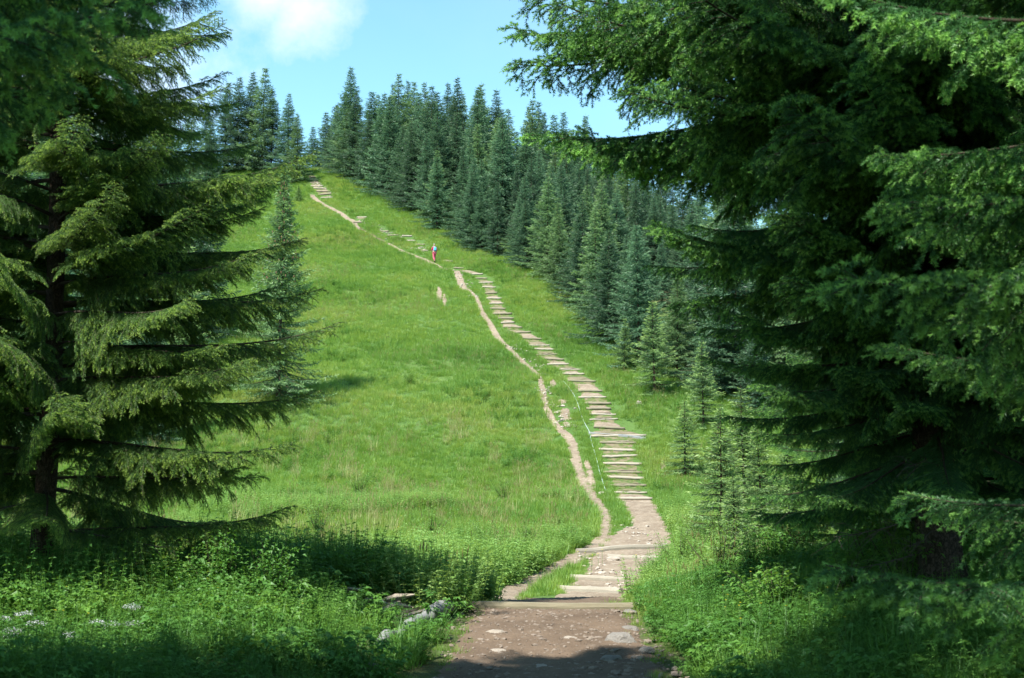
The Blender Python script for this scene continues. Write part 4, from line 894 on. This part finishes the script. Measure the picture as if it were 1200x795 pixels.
for k, (px, py, d) in enumerate([(10, 722, 9.6), (30, 716, 9.7), (44, 728, 9.4), (22, 736, 9.3), (125, 727, 9.6), (143, 708, 9.9), (140, 729, 9.6), (155, 730, 9.6), (68, 742, 9.2), (163, 711, 10), (84, 745, 9.3), (5, 744, 9.2)]):
    v = view_dir(px, py); v = v * (d / v.y); gz = float(hgt(v.x, v.y)); umbel((v.x, v.y, gz), EYE + v.z - gz - .05,
        ['white flower umbel at the far left edge', 'white umbel, highest of the left cluster', 'white umbel at the right of the left cluster', 'white umbel low in the left cluster', 'white umbel left of the middle cluster', 'white umbel above the middle cluster',
         'white umbel in the middle of the small cluster', 'white umbel right end of the small cluster', 'faint white umbel between the two clusters', 'small white umbel, farthest right of all', 'small umbel just left of the middle cluster', 'lowest white umbel at the left edge'][k], 300 + k)
# yellow flowers
def yellows(name, X, Y, Z, s, label):
    a = Acc(); r = np.random.default_rng(3)
    for x, y, z in zip(X, Y, Z):
        g = hgt(x, y); a.tube([(x, y, g), (x, y, z)], .002 * s / .012, 3, 1, cap=False)
        n = 6; an = np.arange(n) * 2 * math.pi / n; c = np.array([x, y, z]); T = c + np.stack([np.cos(an), np.sin(an), np.full(n, .25)], -1) * s; T2 = c + np.stack([np.cos(an + .7), np.sin(an + .7), np.full(n, .25)], -1) * s * .9
        a.tri(np.repeat(c[None], n, 0), T, T2, 0)
    tag(link(name, a.mesh(name, [M['petal_yellow'], M['stem']])), label, kind='stuff')
r = np.random.default_rng(8)
X = np.r_[r.uniform(1.6, 3.0, 22), r.uniform(-5, -1.2, 26)]; Y = r.uniform(8.5, 14, 48); yellows('yellow_flowers', X, Y, hgt(X, Y) + r.uniform(.3, .45, 48), .012, 'small yellow flowers in the foreground weeds')
X, Y = [], []
for px, py, n, sp in [(612, 460, 22, 14), (565, 475, 14, 12), (600, 440, 10, 14), (755, 490, 5, 4), (520, 385, 12, 14), (470, 300, 10, 20), (560, 520, 10, 30), (700, 670, 8, 14), (420, 610, 12, 50), (450, 680, 12, 40), (790, 520, 8, 20), (500, 420, 12, 60)]:
    for _ in range(n): g = G(px + r.normal() * sp, py + r.normal() * sp * .35); X.append(g[0]); Y.append(g[1])
X = np.array(X); Y = np.array(Y); yellows('yellow_flowers', X, Y, hgt(X, Y) + r.uniform(.25, .45, len(X)), .03, 'yellow flowers dotted over the meadow')

# ------------------------------------------------------------------ hiker
g = G(509, 308); hk = tag(empty('person', tuple(g), R(25)), 'hiker in a white cap and red clothes with a blue backpack walking up the trail', 'person')
k_ = 22.5 * math.hypot(g[0], g[1]) / 1400 / 1.74
hk.scale = (k_,) * 3
def skin(name, J, Ed, mat, parent):
    me = bpy.data.meshes.new(name); me.from_pydata([j[:3] for j in J], Ed, []); me.materials.append(mat)
    o = link(name, me, parent); m = o.modifiers.new('s', 'SKIN'); me.skin_vertices.new() if not me.skin_vertices else None
    for v, j in zip(me.skin_vertices[0].data, J): v.radius = (j[3], j[4] if len(j) > 4 else j[3])
    me.skin_vertices[0].data[0].use_root = True; u = o.modifiers.new('u', 'SUBSURF'); u.levels = u.render_levels = 2; return o
mk = lambda n, c, r_=.8: NT(n).pbsdf(c, r_)
skn = mk('skin', (.50, .30, .22)); red = mk('red_shirt', (.55, .05, .10)); redp = mk('pink_trousers', (.50, .09, .14)); white = mk('white_cap', (.8, .8, .8)); blue = mk('blue_backpack', (.08, .42, .62)); boot = mk('brown_boots', (.10, .06, .04)); hairm = mk('brown_hair', (.10, .06, .03))
# body walks towards +Y; x is its left/right
J = [(0, 0, .95, .13, .11), (0, .01, 1.12, .13, .10), (0, .03, 1.32, .15, .11), (0, .04, 1.43, .09, .08), (0, .06, 1.50, .05), (0, .08, 1.60, .075, .09), (0, .085, 1.68, .075, .09),
     (.16, .03, 1.41, .05), (.22, -.05, 1.16, .042), (.23, .06, .95, .032), (.23, .10, .88, .03), (-.16, .03, 1.41, .05), (-.23, .10, 1.18, .042), (-.22, .28, 1.06, .032), (-.22, .34, 1.05, .03),
     (.09, 0, .88, .09), (.10, .20, .50, .065), (.10, .10, .10, .042), (.10, .22, .05, .035), (-.09, 0, .88, .09), (-.10, -.05, .48, .065), (-.10, -.28, .12, .042), (-.10, -.20, .03, .035)]
Ed = [(0, 1), (1, 2), (2, 3), (3, 4), (4, 5), (5, 6), (3, 7), (7, 8), (8, 9), (9, 10), (3, 11), (11, 12), (12, 13), (13, 14), (0, 15), (15, 16), (16, 17), (17, 18), (0, 19), (19, 20), (20, 21), (21, 22)]
skin('body', J, Ed, skn, hk)
cl = lambda J, ad: [(a, b, c, d + ad, (e[0] if e else d) + ad) for a, b, c, d, *e in J]
skin('shirt', cl([J[0], J[1], J[2], J[3], J[7], J[8], (.225, 0, 1.06, .04), J[11], J[12], (-.225, .19, 1.12, .04)], .018), [(0, 1), (1, 2), (2, 3), (3, 4), (4, 5), (5, 6), (3, 7), (7, 8), (8, 9)], red, hk)
skin('trousers', cl([J[0], J[15], J[16], (.10, .12, .18, .05), J[19], J[20], (-.10, -.25, .18, .05)], .018), [(0, 1), (1, 2), (2, 3), (0, 4), (4, 5), (5, 6)], redp, hk)
skin('boot', [(.10, .10, .12, .055), (.10, .10, .05, .055), (.10, .24, .04, .045)], [(0, 1), (1, 2)], boot, hk)
skin('boot', [(-.10, -.28, .14, .055), (-.10, -.27, .07, .055), (-.10, -.17, .02, .045)], [(0, 1), (1, 2)], boot, hk)
skin('cap', [(0, .075, 1.70, .095, .11), (0, .08, 1.76, .07, .085)], [(0, 1)], white, hk)
skin('cap_brim', [(0, .12, 1.70, .10, .015), (0, .25, 1.68, .08, .012)], [(0, 1)], white, hk)
skin('hair', [(0, .02, 1.60, .07, .06), (0, .0, 1.54, .06, .05)], [(0, 1)], hairm, hk)
bp = empty('backpack', tuple(g), R(25)); bp.scale = (k_,) * 3; tag(bp, 'blue backpack on the hiker\'s back', 'backpack')
skin('pack_body', [(0, -.15, 1.02, .16, .11), (0, -.17, 1.22, .17, .13), (0, -.15, 1.44, .14, .10)], [(0, 1), (1, 2)], blue, bp)
skin('pack_pocket', [(0, -.28, 1.08, .10, .05), (0, -.28, 1.2, .10, .05)], [(0, 1)], blue, bp)
for sx in (-1, 1): skin('strap', [(sx * .10, -.08, 1.45, .022), (sx * .12, .08, 1.49, .022), (sx * .12, .16, 1.34, .022), (sx * .13, .10, 1.12, .022), (sx * .13, -.06, 1.04, .022)], [(0, 1), (1, 2), (2, 3), (3, 4)], blue, bp)
